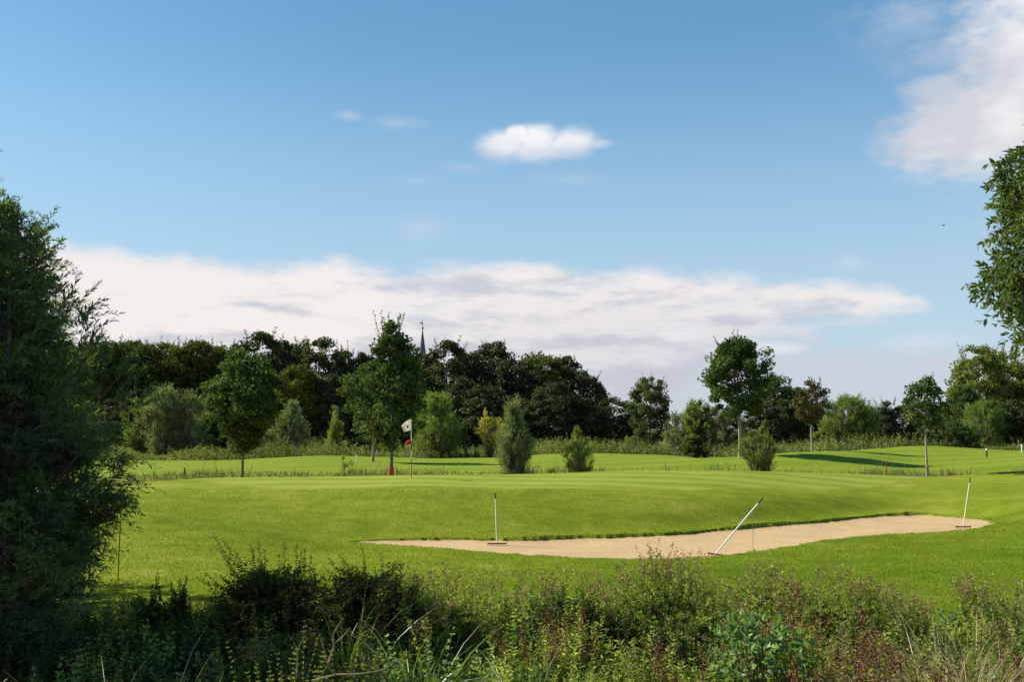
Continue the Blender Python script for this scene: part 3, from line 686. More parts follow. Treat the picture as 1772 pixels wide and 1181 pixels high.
WOOD = [
 ('slender olive tree at the far left end of the wood behind the big willow', 105, 592, 160, 88, 'o'),
 ('slender olive tree just behind the right edge of the big willow', 150, 594, 158, 88, 'p'),
 ('olive tree topping the wood where the big willow ends', 188, 590, 156, 88, 'o'),
 ('second olive tree right of the willow along the level wood top', 220, 592, 158, 88, 'p'),
 ('olive tree above the left half of the pale willow clump', 250, 594, 155, 88, 'o'),
 ('olive tree above the pale willow clump with a jagged top', 282, 597, 158, 88, 'p'),
 ('olive tree above the right half of the pale willow clump', 312, 597, 155, 88, 'o'),
 ('yellowish olive tree between the willow clump and the round young tree', 344, 592, 156, 88, 'p'),
 ('olive tree topping the wood just left of the round young tree', 376, 598, 158, 88, 'o'),
 ('tall dark domed tree behind the top of the round young tree', 447, 578, 165, 118, 'a'),
 ('dark tree just left of the first domed crown, behind the round young tree', 405, 600, 170, 70, 'h'),
 ('dark tree filling the gap between the first two domed crowns', 497, 592, 172, 90, 'b'),
 ('second tall domed dark tree of the wood, left of the narrow willow', 545, 584, 165, 105, 'c'),
 ('dark pointed tree right of the second domed crown', 597, 600, 170, 66, 's'),
 ('lower brownish round tree in front of the second domed crown', 515, 632, 146, 92, 'w'),
 ('dark low tree at the wood edge above the narrow willow', 575, 650, 146, 82, 'h'),
 ('dark tree behind the left side of the twin-leader young trees', 630, 612, 170, 84, 'b'),
 ('dark tree low behind the trunk of the twin-leader young trees', 655, 660, 150, 90, 'a'),
 ('green pointed tree right of the twin-leader young trees', 697, 604, 160, 66, 'q'),
 ('dark tree standing directly left of the church spire', 716, 612, 172, 60, 's'),
 ('dark tree at the foot of the church spire', 742, 612, 170, 60, 'b'),
 ('dark domed tree directly right of the church spire', 772, 592, 165, 104, 'a'),
 ('dark tree between the two domed crowns right of the spire', 815, 608, 172, 84, 'c'),
 ('broad domed dark tree above the tall pale willow, right of the spire', 856, 593, 165, 104, 'b'),
 ('lower bluish tree in front of the crowns right of the spire', 800, 655, 150, 88, 'h'),
 ('dark tree low at the wood edge above the yellow tree', 838, 668, 146, 90, 'a'),
 ('dark green tree behind the tip of the silvery bush', 893, 622, 160, 84, 'c'),
 ('olive-topped tree on the right shoulder of the wood', 935, 612, 165, 100, 'w'),
 ('dark tree on the right shoulder where the wood begins to step down', 975, 617, 172, 92, 'b'),
 ('rounded dark tree in front on the right shoulder of the wood', 957, 662, 146, 90, 'a'),
 ('dark tree stepping down at the right end of the wood', 1008, 640, 165, 80, 'c'),
 ('dark low tree behind the leaning light bush', 1015, 690, 146, 84, 'h'),
 ('small dark tree on the last slope of the wood', 1040, 668, 165, 56, 's'),
 ('low dark tree ending the wood on its right side', 1062, 688, 152, 82, 'a'),
 ('lowest dark tree between the wood and the lone dark tree', 1088, 715, 150, 56, 'c'),
 ('dark tree low behind the pale willow left of the narrow one', 455, 665, 150, 96, 'b'),
 ('dark understorey tree behind the pale willow clump', 385, 680, 150, 80, 'h'),
 ('dark understorey tree behind the left of the pale willow clump', 250, 672, 150, 90, 'a'),
 ('dark understorey tree behind the right edge of the pale willow clump', 320, 690, 150, 90, 'b'),
 ('dark understorey tree behind the tall pale willow', 745, 680, 150, 90, 'c'),
 ('dark understorey tree behind the silvery bush', 900, 690, 150, 90, 'h'),
 ('dark understorey tree behind the narrow willow', 600, 700, 150, 90, 'b'),
 ('dark understorey tree half hidden by the big willow', 190, 690, 150, 90, 'c'),
]
for a in WOOD: wood_tree(*a)
RIGHTW = [
 ('lone dark tree with sky on both sides, right of the wood', 1125, 650, 132, 66, 'm'),
 ('dark low tree right behind the pale shrub clump', 1262, 712, 140, 60, 'h'),
 ('mid-green tree directly right of the tall upright young tree', 1342, 650, 140, 80, 'q'),
 ('dark tree low between the tall young tree and the bronze one', 1325, 690, 134, 70, 'c'),
 ('green tree just left of the bronze-leaved young tree', 1372, 668, 138, 66, 'm'),
 ('dark round tree behind the bronze-leaved young tree', 1395, 690, 140, 60, 'a'),
 ('low dark tree between the bronze tree and the round pale willow', 1432, 712, 140, 56, 'h'),
 ('dark pointed tree in the low group left of the slim young tree', 1534, 690, 140, 50, 's'),
 ('dark tree at the left of the low group beyond the raised mound', 1515, 703, 142, 46, 'c'),
 ('dark tree at the right of the low group beyond the raised mound', 1562, 700, 140, 50, 'b'),
 ('dark tree low behind the slim young tree', 1600, 708, 144, 60, 'a'),
 ('dark tree right of the slim young tree by the high mound', 1640, 700, 136, 66, 'c'),
 ('tall broad light-green tree towering over the right end', 1695, 596, 136, 92, 'g'),
 ('light-green tree at the right edge beside the towering one', 1748, 606, 140, 82, 'g'),
 ('tree cut by the right edge of the picture beyond the fairway', 1800, 625, 138, 90, 'g'),
 ('pointed green tree in front of the towering light-green tree', 1668, 668, 130, 66, 'q'),
 ('dark tree low under the towering light-green tree', 1712, 690, 126, 78, 'm'),
 ('dark tree low at the right edge under the cut tree', 1765, 692, 126, 84, 'a'),
 ('dark tree beyond the right picture edge at the rough', 1850, 680, 130, 90, 'c'),
]
for a in RIGHTW:
    o = wood_tree(*a); o['group'] = 'trees beyond the right fairway'

# church steeple far behind the wood
D = 330; cx = ray(731, 600)[0]*D
root = empty('church_steeple', (cx, D, gz(cx, D))); tag(root, 'slim dark slate church spire rising above the wood', 'church tower')
base = root.location.z
ztop = zz(731, 571, D)-base; zb = ztop-15.0; k_ = D/FPX
g_ = Geo(); g_.box((0, 0, zb/2), (5.4, 5.4, zb)); g_.build('tower', M['stonewall'], root)
g_ = Geo(); a = np.arange(8)*np.pi/4+.25
rings = [(0, 2.95), (1.4, 2.0), (6, 1.35), (11, .66), (15.0, .12)]
V = np.array([[r*math.cos(t), r*math.sin(t), zb+h] for h, r in rings for t in a])
F = [[i*8+j, i*8+(j+1) % 8, (i+1)*8+(j+1) % 8, (i+1)*8+j] for i in range(4) for j in range(8)]
g_.add(V, F); g_.build('spire', M['slate'], root)
g_ = Geo(); g_.tube([(0, 0, ztop-.2), (0, 0, ztop+3.3)], .10, 6); g_.build('mast', M['slate'], root)
g_ = Geo(); k = np.linspace(-1, 1, 7); g_.tube([(0, 0, ztop+.55+.4*q_) for q_ in k], .45*np.sqrt(1-k**2)+.02, 8); g_.build('ball', M['gold'], root)
g_ = Geo()
g_.add([(-.95, 0, ztop+2.1), (-.15, 0, ztop+2.0), (-.05, 0, ztop+2.5), (-.9, 0, ztop+2.45), (-.95, .08, ztop+2.1), (-.15, .08, ztop+2.0), (-.05, .08, ztop+2.5), (-.9, .08, ztop+2.45)],
       [[0, 1, 2, 3], [7, 6, 5, 4], [0, 4, 5, 1], [2, 6, 7, 3], [1, 5, 6, 2], [0, 3, 7, 4]])
g_.build('weather_vane', M['slate'], root)

# ------------------------------------------------------------------ pale willows and shrubs in the middle distance (brushy upright shoots)
def brush(name, label, u, vtop, vbase, D, wpx, mat, seed, kind='egg', n=420, K=14, leafL=.20, leafW=.05, shoot=.22, upb=1.2, z0f=.05, lean=0, group=None, cat='willow bush', trunk_r=.07, stems=4, T0=.5, crown_low=.04):
    global rng
    rng = np.random.default_rng(seed)
    x = ray(u, vbase)[0]*D; gzv = gz(x, D)
    H = zz(u, vtop, D)-gzv; Rr = wpx/2*D/FPX
    root = empty(name, (x, D, gzv)); tag(root, label, cat, group)
    g = Geo(); gs = Geo()
    hh = []; n = int(n*1.3)
    while len(hh) < n:
        h = rng.random()
        if rng.random() < profile(kind, h)+.08: hh.append(h)
    h = np.array(hh); th = rng.random(n)*2*np.pi
    lob = 1+.20*np.sin(3*th+seed+4*h)+.16*np.sin(9*h+2*th+seed)
    rr = profile(kind, h)*Rr*(.2+.72*rng.random(n)**.6)*lob
    z = H*(crown_low+(.93-crown_low)*h)
    S = np.stack([rr*np.cos(th)+lean*h, rr*np.sin(th), z], -1)
    Dd = unit(np.stack([np.cos(th)*.55, np.sin(th)*.55, np.full(n, upb)], -1)+rng.normal(size=(n, 3))*.3)
    cl = np.clip(T0+.22*np.sin(4*th+3*h+seed)+rng.normal(0, .10, n), 0, 1)
    ln = H*shoot*(.5+.7*rng.random(n))*(1-.35*h)
    S = S-Dd*ln[:, None]*.45
    S, Dd, ix = sprays(S, Dd, 8, Rr*.085, .16); cl = cl[ix]; ln = ln[ix]*(.6+.8*rng.random(len(ix))); n = len(S)
    S[:, 2] = np.maximum(S[:, 2], .02)
    shoot_plant(g, None, S, Dd, ln, .12, K, leafL, leafW, T0=cl, Tv=.13, spread=.75)
    k = n//3
    P0 = np.stack([rng.normal(0, .08, k), rng.normal(0, .08, k), np.full(k, .0)], -1); S = S[rng.permutation(len(S))]
    P1 = P0*.4+S[:k]*.6; P1[:, 2] = S[:k, 2]*.35
    gs.stems(P0, P1, S[:k], trunk_r*.28, .008, .5, 5)
    for j in range(stems):
        a = j*2.4+seed; top = (Rr*.35*math.cos(a)+lean*.6, Rr*.35*math.sin(a), H*.7)
        gs.tube([(0.04*math.cos(a), .04*math.sin(a), -.05), (top[0]*.35, top[1]*.35, H*.3), top], [trunk_r, trunk_r*.7, trunk_r*.2], 6)
    gs.build('trunk', M['bark'], root); g.build('crown', M[mat], root)
    return root
# far ones at the rough edge (D about 100)
brush('willow_bush', 'pale olive willow, left half of the clump beside the big willow', 280, 662, 800, 100, 70, 'l_grey', 31, 'egg', 620, 12, .34, .10, T0=.62)
brush('willow_bush', 'duller willow, right half of the clump left of the round young tree', 322, 672, 800, 101, 76, 'l_grey', 32, 'egg', 620, 12, .34, .10, T0=.35)
brush('willow_bush', 'green shrub squeezed between the big willow and the pale clump', 240, 682, 800, 106, 60, 'l_light', 33, 'egg', 420, 12, .34, .12, T0=.35)
brush('willow_bush', 'pale willow with pointed top right of the round young tree', 505, 688, 795, 102, 84, 'l_grey', 34, 'cone', 620, 12, .32, .10, T0=.5)
brush('willow_bush', 'low grey willow shrub at the foot of the round young tree, right side', 455, 738, 795, 100, 70, 'l_grey', 35, 'dome', 300, 12, .32, .10, T0=.45)
brush('willow_bush', 'narrow pointed light-green willow standing alone', 580, 698, 795, 98, 40, 'l_light', 36, 'cone', 420, 12, .26, .08, T0=.55)
brush('shrub', 'small round olive shrub just left of the round young tree trunk', 363, 752, 800, 98, 44, 'l_light', 37, 'dome', 240, 12, .3, .10, T0=.25, cat='shrub')
brush('shrub', 'dark round shrub behind the trunks of the twin-leader young trees', 632, 757, 800, 98, 62, 'l_maple', 38, 'dome', 320, 12, .3, .12, T0=.3, cat='shrub')
brush('willow_bush', 'tall pale green willow right of the flag', 755, 663, 798, 96, 96, 'l_light', 39, 'flame', 900, 12, .30, .09, T0=.42)
brush('yellow_tree', 'small yellow-leaved tree left of the silvery bush', 848, 708, 795, 95, 56, 'l_yellow', 40, 'round', 190, 10, .26, .13, upb=.5, crown_low=.28, cat='tree', T0=.5)
brush('sapling', 'thin sparse brown sapling left of the yellow tree', 806, 738, 795, 95, 26, 'l_red', 41, 'egg', 50, 9, .22, .10, cat='sapling', crown_low=.3)
brush('willow_bush', 'pale shrub with grey leaves, left of the shrub clump right of the lone tree', 1178, 700, 792, 100, 56, 'l_grey', 42, 'dome', 420, 12, .30, .10, T0=.55)
brush('shrub', 'tall green shrub in the middle of the clump right of the lone tree', 1210, 690, 792, 98, 62, 'l_light', 43, 'egg', 640, 12, .32, .14, T0=.35, cat='shrub')
brush('willow_bush', 'thin brownish willow on the right of the shrub clump', 1242, 703, 792, 96, 50, 'l_grey', 44, 'egg', 320, 12, .28, .08, T0=.3)
brush('shrub', 'small dark broad-leaved bush at the foot of the shrub clump', 1201, 752, 792, 84, 42, 'l_maple', 45, 'dome', 220, 12, .26, .16, T0=.35, cat='shrub')
brush('willow_bush', 'large round soft green willow between the bronze and slim young trees', 1473, 682, 785, 104, 86, 'l_light', 46, 'round', 1500, 12, .32, .09, T0=.35)
brush('willow_bush', 'yellow-green shrub touching the left side of the large round willow', 1432, 722, 785, 108, 54, 'l_light', 47, 'dome', 300, 12, .32, .12, T0=.75)
brush('shrub', 'low dark shrub spilling over the high mound right of the slim young tree', 1652, 730, 780, 100, 92, 'l_maple', 48, 'dome', 420, 12, .32, .16, T0=.3, cat='shrub')
brush('shrub', 'small pale tuft of weeds rising left of the lone dark tree', 1088, 752, 790, 104, 28, 'l_light', 49, 'dome', 90, 10, .28, .12, T0=.7, cat='shrub')
brush('willow_bush', 'soft willow low under the towering light-green tree', 1700, 690, 785, 112, 70, 'l_light', 50, 'egg', 500, 12, .34, .10, T0=.3)
# nearer ones behind the green (D about 48 to 60)
brush('silvery_bush', 'silvery green bush with a narrow tip beside the yellow tree', 890, 684, 818, 52, 66, 'l_grey', 51, 'flame', 900, 14, .15, .05, T0=.65, shoot=.2)
brush('leaning_bush', 'bright green bush leaning right at the edge of the ditch', 1008, 736, 815, 51, 56, 'l_light', 52, 'flame', 300, 13, .15, .055, T0=.7, lean=-.3)
brush('round_bush', 'small round olive bush right of the tall upright young tree', 1317, 736, 812, 53, 58, 'l_light', 53, 'egg', 560, 14, .13, .040, T0=.3)
brush('thin_shrub', 'thin wispy shrub left of the red-footed trunk', 597, 788, 826, 50, 46, 'l_light', 54, 'dome', 110, 10, .11, .035, T0=.4, cat='shrub', trunk_r=.02)
brush('thin_shrub', 'little twiggy bush right of the silvery bush', 948, 798, 820, 50, 28, 'l_light', 55, 'dome', 70, 10, .11, .04, T0=.4, cat='shrub', trunk_r=.02)
# ------------------------------------------------------------------ young trees with clear trunks
def young(name, label, u, vtop, vbase, D, wpx, z0f, kind, mat, seed, **kw):
    x = ray(u, vbase)[0]*D; H = zz(u, vtop, D)-gz(x, D)
    d_ = dict(nclu=100, per=90, leaf=.17, rc=.42, nl=30, bark='pale_bark', aspect=.65, core=.3, uneven=.24)
    d_.update(kw)
    return make_tree(name, label, 'tree', x, D, H, wpx/2*D/FPX*.88, kind, z0f, mat=mat, seed=seed, **d_)
young('young_tree', 'round-crowned dark green young tree with a straight bare trunk, left of the green', 420, 606, 822, 47.5, 126, .25, 'egg', 'l_maple', 61, nclu=190, per=95, trunk_r=.075, rc=.42, bark='bark')
ta = young('young_tree', 'tall dark young tree behind the green with a red wrap at its foot', 677, 556, 822, 49.5, 112, .24, 'ovate', 'l_maple', 62, nclu=150, per=90, trunk_r=.10, lead=14, rc=.45, uneven=.25, bark='bark')
tb = young('young_tree', 'paler young tree on the fairway just left of the red-footed one', 645, 622, 798, 74, 92, .27, 'round', 'l_maple', 63, nclu=130, per=80, trunk_r=.10, leaf=.22, rc=.55)
young('young_tree', 'upright dark young tree with full oval crown against the sky', 1280, 588, 790, 70, 112, .34, 'round', 'l_maple', 64, nclu=170, per=100, trunk_r=.14, leaf=.20, rc=.52, lead=5)
young('young_tree', 'bronze-leaved young tree with an airy top on the low mound', 1405, 656, 779, 80, 66, .42, 'ovate', 'l_red', 65, nclu=62, per=55, trunk_r=.10, leaf=.20, rc=.42, lead=6)
young('young_tree', 'slim young tree with small ragged crown behind the right end of the green', 1605, 655, 822, 50.5, 72, .48, 'round', 'l_maple', 66, nclu=64, per=62, trunk_r=.07, leaf=.15, rc=.33, lead=5, uneven=.25)
g_ = Geo(); g_.tube([(0, 0, -.03), (.004, 0, .35), (.01, .0, .9)], [.150, .135, .120], 12); g_.build('trunk_wrap', M['redpaint'], ta)

# ------------------------------------------------------------------ weeds: rough behind the fairway, ditch behind the green
rng = np.random.default_rng(91)
g = Geo(); n = 11000
yy = 92+38*rng.random(n); uu = -150+2080*rng.random(n); xx = (uu-886)/FPX*yy
cr = np.interp(uu, [c_[0] for c_ in COLS], [92, 90, 91, 91, 92, 92, 95, 95, 93, 76, 80, 85, 95, 99, 99, 101, 101, 101])
yy = np.where(rng.random(n) < .35, cr+rng.random(n)*8, np.maximum(yy, cr)); xx = (uu-886)/FPX*yy
hm = 1.15+.5*np.sin(xx*.22)+.3*np.sin(xx*.9+yy*.3)
S = np.stack([xx, yy, ground(xx, yy)], -1)
cl = np.clip(.45+.25*np.sin(xx*.35+yy*.2)+rng.normal(0, .1, n), 0, 1)
shoot_plant(g, None, S, rdir(n, 4), np.maximum(hm, .5)*(.7+.6*rng.random(n)), .06, 9, .34, .13, T0=cl, Tv=.14, spread=.7, first=.12)
o = g.build('weeds', M['roughweed']); tag(o, kind='stuff')
g = Geo(); n = 3600
uu = 230+1640*rng.random(n); yy = 50+8.5*rng.random(n); 
dens = .55+.45*np.sin(uu*.021)+.3*np.sin(uu*.05+1); k = rng.random(n) < np.clip(dens, .18, 1)+(yy > 55)*.3; uu, yy = uu[k], yy[k]; n = len(uu)
xx = (uu-886)/FPX*yy
hgt = np.where(rng.random(n) < .08, .8, .33)*(.6+.7*rng.random(n))*np.clip(dens[k]+.35, .5, 1.2)
S = np.stack([xx, yy, ground(xx, yy)], -1)
shoot_plant(g, g, S, rdir(n, 3.5), hgt, .08, 8, .12, .035, T0=np.clip(rng.normal(.5, .2, n), 0, 1), Tv=.15, spread=.6, first=.1, stem_r=.010)
o = g.build('reeds', M['ditchweed']); tag(o, kind='stuff')

# ------------------------------------------------------------------ big willow on the left
def willow(name, label, cx, cy, prof, seed, nsh, K, leafL, leafW, dense=1.0, tips=()):
    global rng
    rng = np.random.default_rng(seed)
    z_g = gz(cx, cy); root = empty(name, (cx, cy, z_g)); tag(root, label, 'willow')
    pz = np.array([p_[0] for p_ in prof]); pr = np.array([p_[1] for p_ in prof]); Hm = pz.max()
    z = rng.random(nsh*4)*Hm; r_ = np.interp(z, pz, pr); k = rng.random(len(z)) < (r_/pr.max())**1.1; z = z[k][:nsh]; n = len(z)
    r_ = np.interp(z, pz, pr); th = rng.random(n)*2*np.pi
    rad = r_*(.30+.62*rng.random(n)**.5)*(1+.13*np.sin(4*th+2*z)+.09*np.sin(9*th-5*z))
    S = np.stack([rad*np.cos(th), rad*np.sin(th), z], -1)
    upw = .55+.5*z/Hm
    Dd = unit(np.stack([np.cos(th)*.7+.10, np.sin(th)*.7, upw], -1)+rng.normal(size=(n, 3))*.38)
    ln = (.35+.50*rng.random(n))*np.clip(.5+r_/pr.max(), .6, 1)
    S = S-Dd*ln[:, None]*.5
    cl = np.clip(.50+.22*np.sin(3*th+1.7*z)+rng.normal(0, .22, n), 0, 1)
    S_all = S.copy(); S, Dd, ix = sprays(S, Dd, 9, .10, .26); cl = cl[ix]; ln = ln[ix]*(.6+.7*rng.random(len(ix))); n = len(S)
    g = Geo(); gs = Geo()
    shoot_plant(g, gs, S, Dd, ln, .28+.2*rng.random(n), K, leafL, leafW, T0=cl, Tv=.16, spread=.62, stem_r=.0035)
    for (tx, ty, tz, dx, dz, L_) in tips:      # leaders that stand clear of the outline
        m_ = 7
        st_ = np.array([[tx, ty, tz]])+rng.normal(size=(m_, 3))*.10+np.outer(np.linspace(-.35, .1, m_), [dx*.3, 0, dz])*L_
        dd = unit(np.tile([dx, .1, dz], (m_, 1))+rng.normal(size=(m_, 3))*.22)
        shoot_plant(g, gs, st_, dd, L_*(.55+.5*rng.random(m_)), .35, 26, leafL*.95, leafW, T0=.5, Tv=.15, spread=.55, stem_r=.004)
        if tz > 3.6: gs.stems(np.array([[tx*.4, ty*.4, max(tz-1.5, .5)]]), np.array([[tx*.75, ty*.8, tz-.7]]), st_[-1:], .02, .006, .5, 6)
    # trunk and limbs
    for j in range(7):
        a = j*2.4; rr = pr.max()*.55
        gs.tube([(.12*math.cos(a), .12*math.sin(a), -.1), (rr*.4*math.cos(a), rr*.4*math.sin(a), Hm*.3), (rr*math.cos(a)*.8, rr*math.sin(a)*.8, Hm*.62), (rr*.7*math.cos(a), rr*.7*math.sin(a), Hm*.82)],
                [.11, .08, .05, .02], 8)
    S = S_all; k = n//6
    P0 = S[:k]*np.array([.25, .25, 1]); P0[:, 2] = np.maximum(S[:k, 2]-.8, .1)
    gs.stems(P0, (P0+S[:k])/2+np.array([0, 0, -.1]), S[:k], .014, .005, .5, 4)
    gs.build('trunk', M['bark'], root); g.build('crown', M['l_willow'], root)
    return root
WY = 14.0; WX = -7.6
def wp(v, u):
    z = zz(u, v, WY)+.2; return (z, ray(u, v)[0]*WY-WX)
prof = sorted([wp(345, 20), wp(400, 62), wp(440, 82), wp(500, 96), wp(560, 118), wp(620, 142), wp(680, 160), wp(760, 176), wp(830, 196), wp(890, 200), wp(950, 165), (zz(200, 1020, WY)+.2, 1.6), (.5, 1.5), (0, 1.1)])
def tip(u, v, dx, dz, L_, dy=-.4):
    q_ = at(u, v, WY+dy); return (q_[0]-WX, dy, q_[2]-gz(WX, WY)-dz*L_*.55, dx, dz, L_)
willow('big_willow', 'huge dark willow filling the left edge, its right flank against the green', WX, WY, prof, 101, 9600, 20, .115, .028,
       tips=[tip(38, 335, -.25, 1, .9), tip(60, 390, .2, 1, .7), tip(112, 470, .25, 1, .8), tip(128, 500, .15, .9, .7), tip(150, 545, .25, 1, .7), tip(168, 560, .15, 1, .8),
             tip(10, 370, .1, 1, .8), tip(235, 640, .3, 1, .6), tip(205, 600, .3, 1, .7)])
willow('willow', 'second willow mostly hidden behind the huge willow at the left edge', -11.8, 19.5, [(0, 2.0), (1.2, 3.1), (2.5, 3.6), (4, 3.3), (6, 2.8), (8, 2.0), (10, .3)], 102, 3200, 22, .14, .03)

# ------------------------------------------------------------------ ash tree reaching in at the right edge
rng = np.random.default_rng(111)
AY = 13.0; ax_ = 9.1; ag = gz(ax_, AY)
root = empty('ash_tree', (ax_, AY, ag)); tag(root, 'leafy ash tree reaching in from the right edge against the cloud', 'ash tree')
anch = [(1752, 262), (1768, 270), (1738, 285), (1720, 300), (1755, 300), (1706, 330), (1735, 325), (1765, 335), (1703, 350), (1728, 362), (1755, 370), (1712, 385), (1738, 400), (1765, 405),
        (1703, 405), (1722, 425), (1748, 440), (1770, 440), (1700, 462), (1722, 470), (1690, 480), (1742, 480), (1765, 490), (1692, 505), (1712, 512), (1735, 520), (1758, 530), (1772, 550),
        (1722, 535), (1752, 560), (1748, 580), (1768, 585), (1776, 610), (1715, 318), (1745, 345)]
C = []
for u, v in anch:
    for r_ in range(2):
        q_ = at(u+40+rng.normal(0, 9), v+rng.normal(0, 9), AY+rng.normal(0, .5)); C.append((q_[0]-ax_, q_[1]-AY, q_[2]-ag))
C = np.array(C)
m_ = 330; th = rng.random(m_)*2*np.pi; ph = rng.random(m_)
zc = 4.0+4.8*ph; rr = 2.5*np.sqrt(np.clip(1-(2*ph-1)**2, 0, 1))*(.4+.6*rng.random(m_))
C2 = np.stack([rr*np.cos(th)+.1, rr*np.sin(th), zc], -1); C2 = C2[(C2[:, 0] > -2.1)]
CA = np.concatenate([C, C2]); n = len(CA)
g = Geo(); gs = Geo()
# compound leaves: each cluster has several drooping leaf stalks with paired leaflets
ci = np.repeat(np.arange(n), 12); k = len(ci)
st_ = CA[ci]+rng.normal(size=(k, 3))*.055
dd = unit(rng.normal(size=(k, 3))*np.array([1, 1, .55])+np.array([-.15, 0, .12]))
cl = np.clip(rng.normal(.5, .2, n), 0, 1)[ci]
shoot_plant(g, gs, st_, dd, .20+.08*rng.random(k), .32, 5, .10, .036, T0=cl, Tv=.12, spread=.62, m=2, stem_r=.002, tip_scale=1.0)
P0 = np.stack([CA[:, 0]*.25+.1, CA[:, 1]*.3, np.clip(CA[:, 2]-1.3-.2*np.abs(CA[:, 0]), 2.6, 8)], -1)
_k = np.arange(len(CA)) % 4 == 0
gs.stems(P0[_k], (P0*.4+CA*.6+np.array([0, 0, .12]))[_k], CA[_k], .022, .006, .5, 6)
gs.tube([(.05, 0, -.1), (.15, .05, 2), (.05, 0, 4.5), (.1, 0, 7.6)], [.22, .16, .11, .03], 12)
gs.build('trunk', M['bark'], root); g.build('crown', M['l_ash'], root)

# ------------------------------------------------------------------ foreground undergrowth
rng = np.random.default_rng(131)
TOPU = [-100, 200, 330, 420, 600, 760, 830, 880, 960, 1060, 1130, 1200, 1330, 1450, 1520, 1560, 1640, 1690, 1760, 1900]
TOPV = [1000, 1008, 1005, 990, 965, 970, 1035, 1000, 985, 990, 955, 965, 970, 985, 1000, 1035, 1055, 1000, 1015, 1010]
def edge_y(x, y):
    """height limit of the growth: the lawn edge side stays below the sight line to the lawn"""
    uu = x/y*FPX+886; vt = np.interp(uu, TOPU, TOPV)
    return CAMZ-(vt-HOR)*y/FPX-base_h(x, y)
def scatter(n, y0=7.6, y1=16.6, tl=.60, power=1.0):
    yy = y0+(y1-y0)*rng.random(n)**power; xx = (rng.random(n)*2-1)*tl*yy
    return xx, yy
def hlim(x, y, h, lo=.25):
    lim = edge_y(x, y); return np.clip(np.minimum(h, lim*(.85+.25*rng.random(len(x)))), lo, None)
def patch(x, y, a, s): return .5+.5*np.sin(x*a+s+1.3*np.sin(y*a*.8+s*2))*np.sin(y*a*1.2-s+.9*np.sin(x*a*.7))
# leafy upright weeds
g = Geo(); nc_ = 430; cx_, cy_ = scatter(nc_, power=.8); per_ = 11
chh = hlim(cx_, cy_, (.40+.95*rng.random(nc_)**.8)); crr = .16+.20*rng.random(nc_); ct = np.clip(rng.normal(.45, .25, nc_), 0, 1); csz = .7+.7*rng.random(nc_)
ci_ = np.repeat(np.arange(nc_), per_); n = len(ci_)
o_ = rng.normal(size=(n, 2))*crr[ci_][:, None]*.6; xx = cx_[ci_]+o_[:, 0]; yy = cy_[ci_]+o_[:, 1]
S = np.stack([xx, yy, base_h(xx, yy)], -1)
dd_ = unit(np.stack([o_[:, 0]/crr[ci_]*.32, o_[:, 1]/crr[ci_]*.32, np.ones(n)], -1)+rng.normal(size=(n, 3))*.10)
h = chh[ci_]*(.7+.35*rng.random(n))*np.clip(1.1-.25*np.linalg.norm(o_, axis=1)/crr[ci_], .5, 1.1)
leaf_kind = np.searchsorted([.26, .46, .62, .76, .86], rng.random(nc_))
leaf_kind = np.where((cx_/cy_ < -.17) & (rng.random(nc_) < .75), 5, leaf_kind)  # most clumps on the left get darker leaves: shade put into the leaf colour
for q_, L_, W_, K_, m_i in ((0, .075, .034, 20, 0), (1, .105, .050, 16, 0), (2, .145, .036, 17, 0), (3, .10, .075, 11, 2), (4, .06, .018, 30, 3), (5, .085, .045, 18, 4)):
    k = leaf_kind[ci_] == q_
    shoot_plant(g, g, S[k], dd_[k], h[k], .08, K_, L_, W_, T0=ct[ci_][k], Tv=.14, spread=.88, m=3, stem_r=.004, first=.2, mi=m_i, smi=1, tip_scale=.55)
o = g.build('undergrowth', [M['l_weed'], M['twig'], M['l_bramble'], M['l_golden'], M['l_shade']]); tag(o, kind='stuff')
# low ground cover of small leaves
g = Geo(); n = 60000; xx, yy = scatter(n, 6.8, 17.3)
z = base_h(xx, yy)+(.05+.38*rng.random(n)**1.2)*np.clip(edge_y(xx, yy)*1.4, .1, 1)
T = np.clip(.5*patch(xx, yy, .9, 5)+rng.normal(.12, .15, n), 0, 1)
g.leaves(np.stack([xx, yy, z], -1), rdir(n, .3), .07+.07*rng.random(n), .035+.03*rng.random(n), T, flat=.6)
o = g.build('ground_cover', M['l_weed']); tag(o, kind='stuff')
# long grass
g = Geo(); n = 24000; xx, yy = scatter(n, 6.6, 17.0, power=1.15)
dens = patch(xx, yy, .7, 8); k = rng.random(n) < .25+.75*dens; xx, yy = xx[k], yy[k]; n = len(xx)
h = hlim(xx, yy, .35+.6*rng.random(n), .12)
g.blades(np.stack([xx, yy, base_h(xx, yy)], -1), rdir(n, 3.0), h, .009+.006*rng.random(n), np.clip(rng.normal(.42, .25, n), 0, 1), .15+.5*rng.random(n), 4)
o = g.build('long_grass', M['grassblade']); tag(o, kind='stuff')

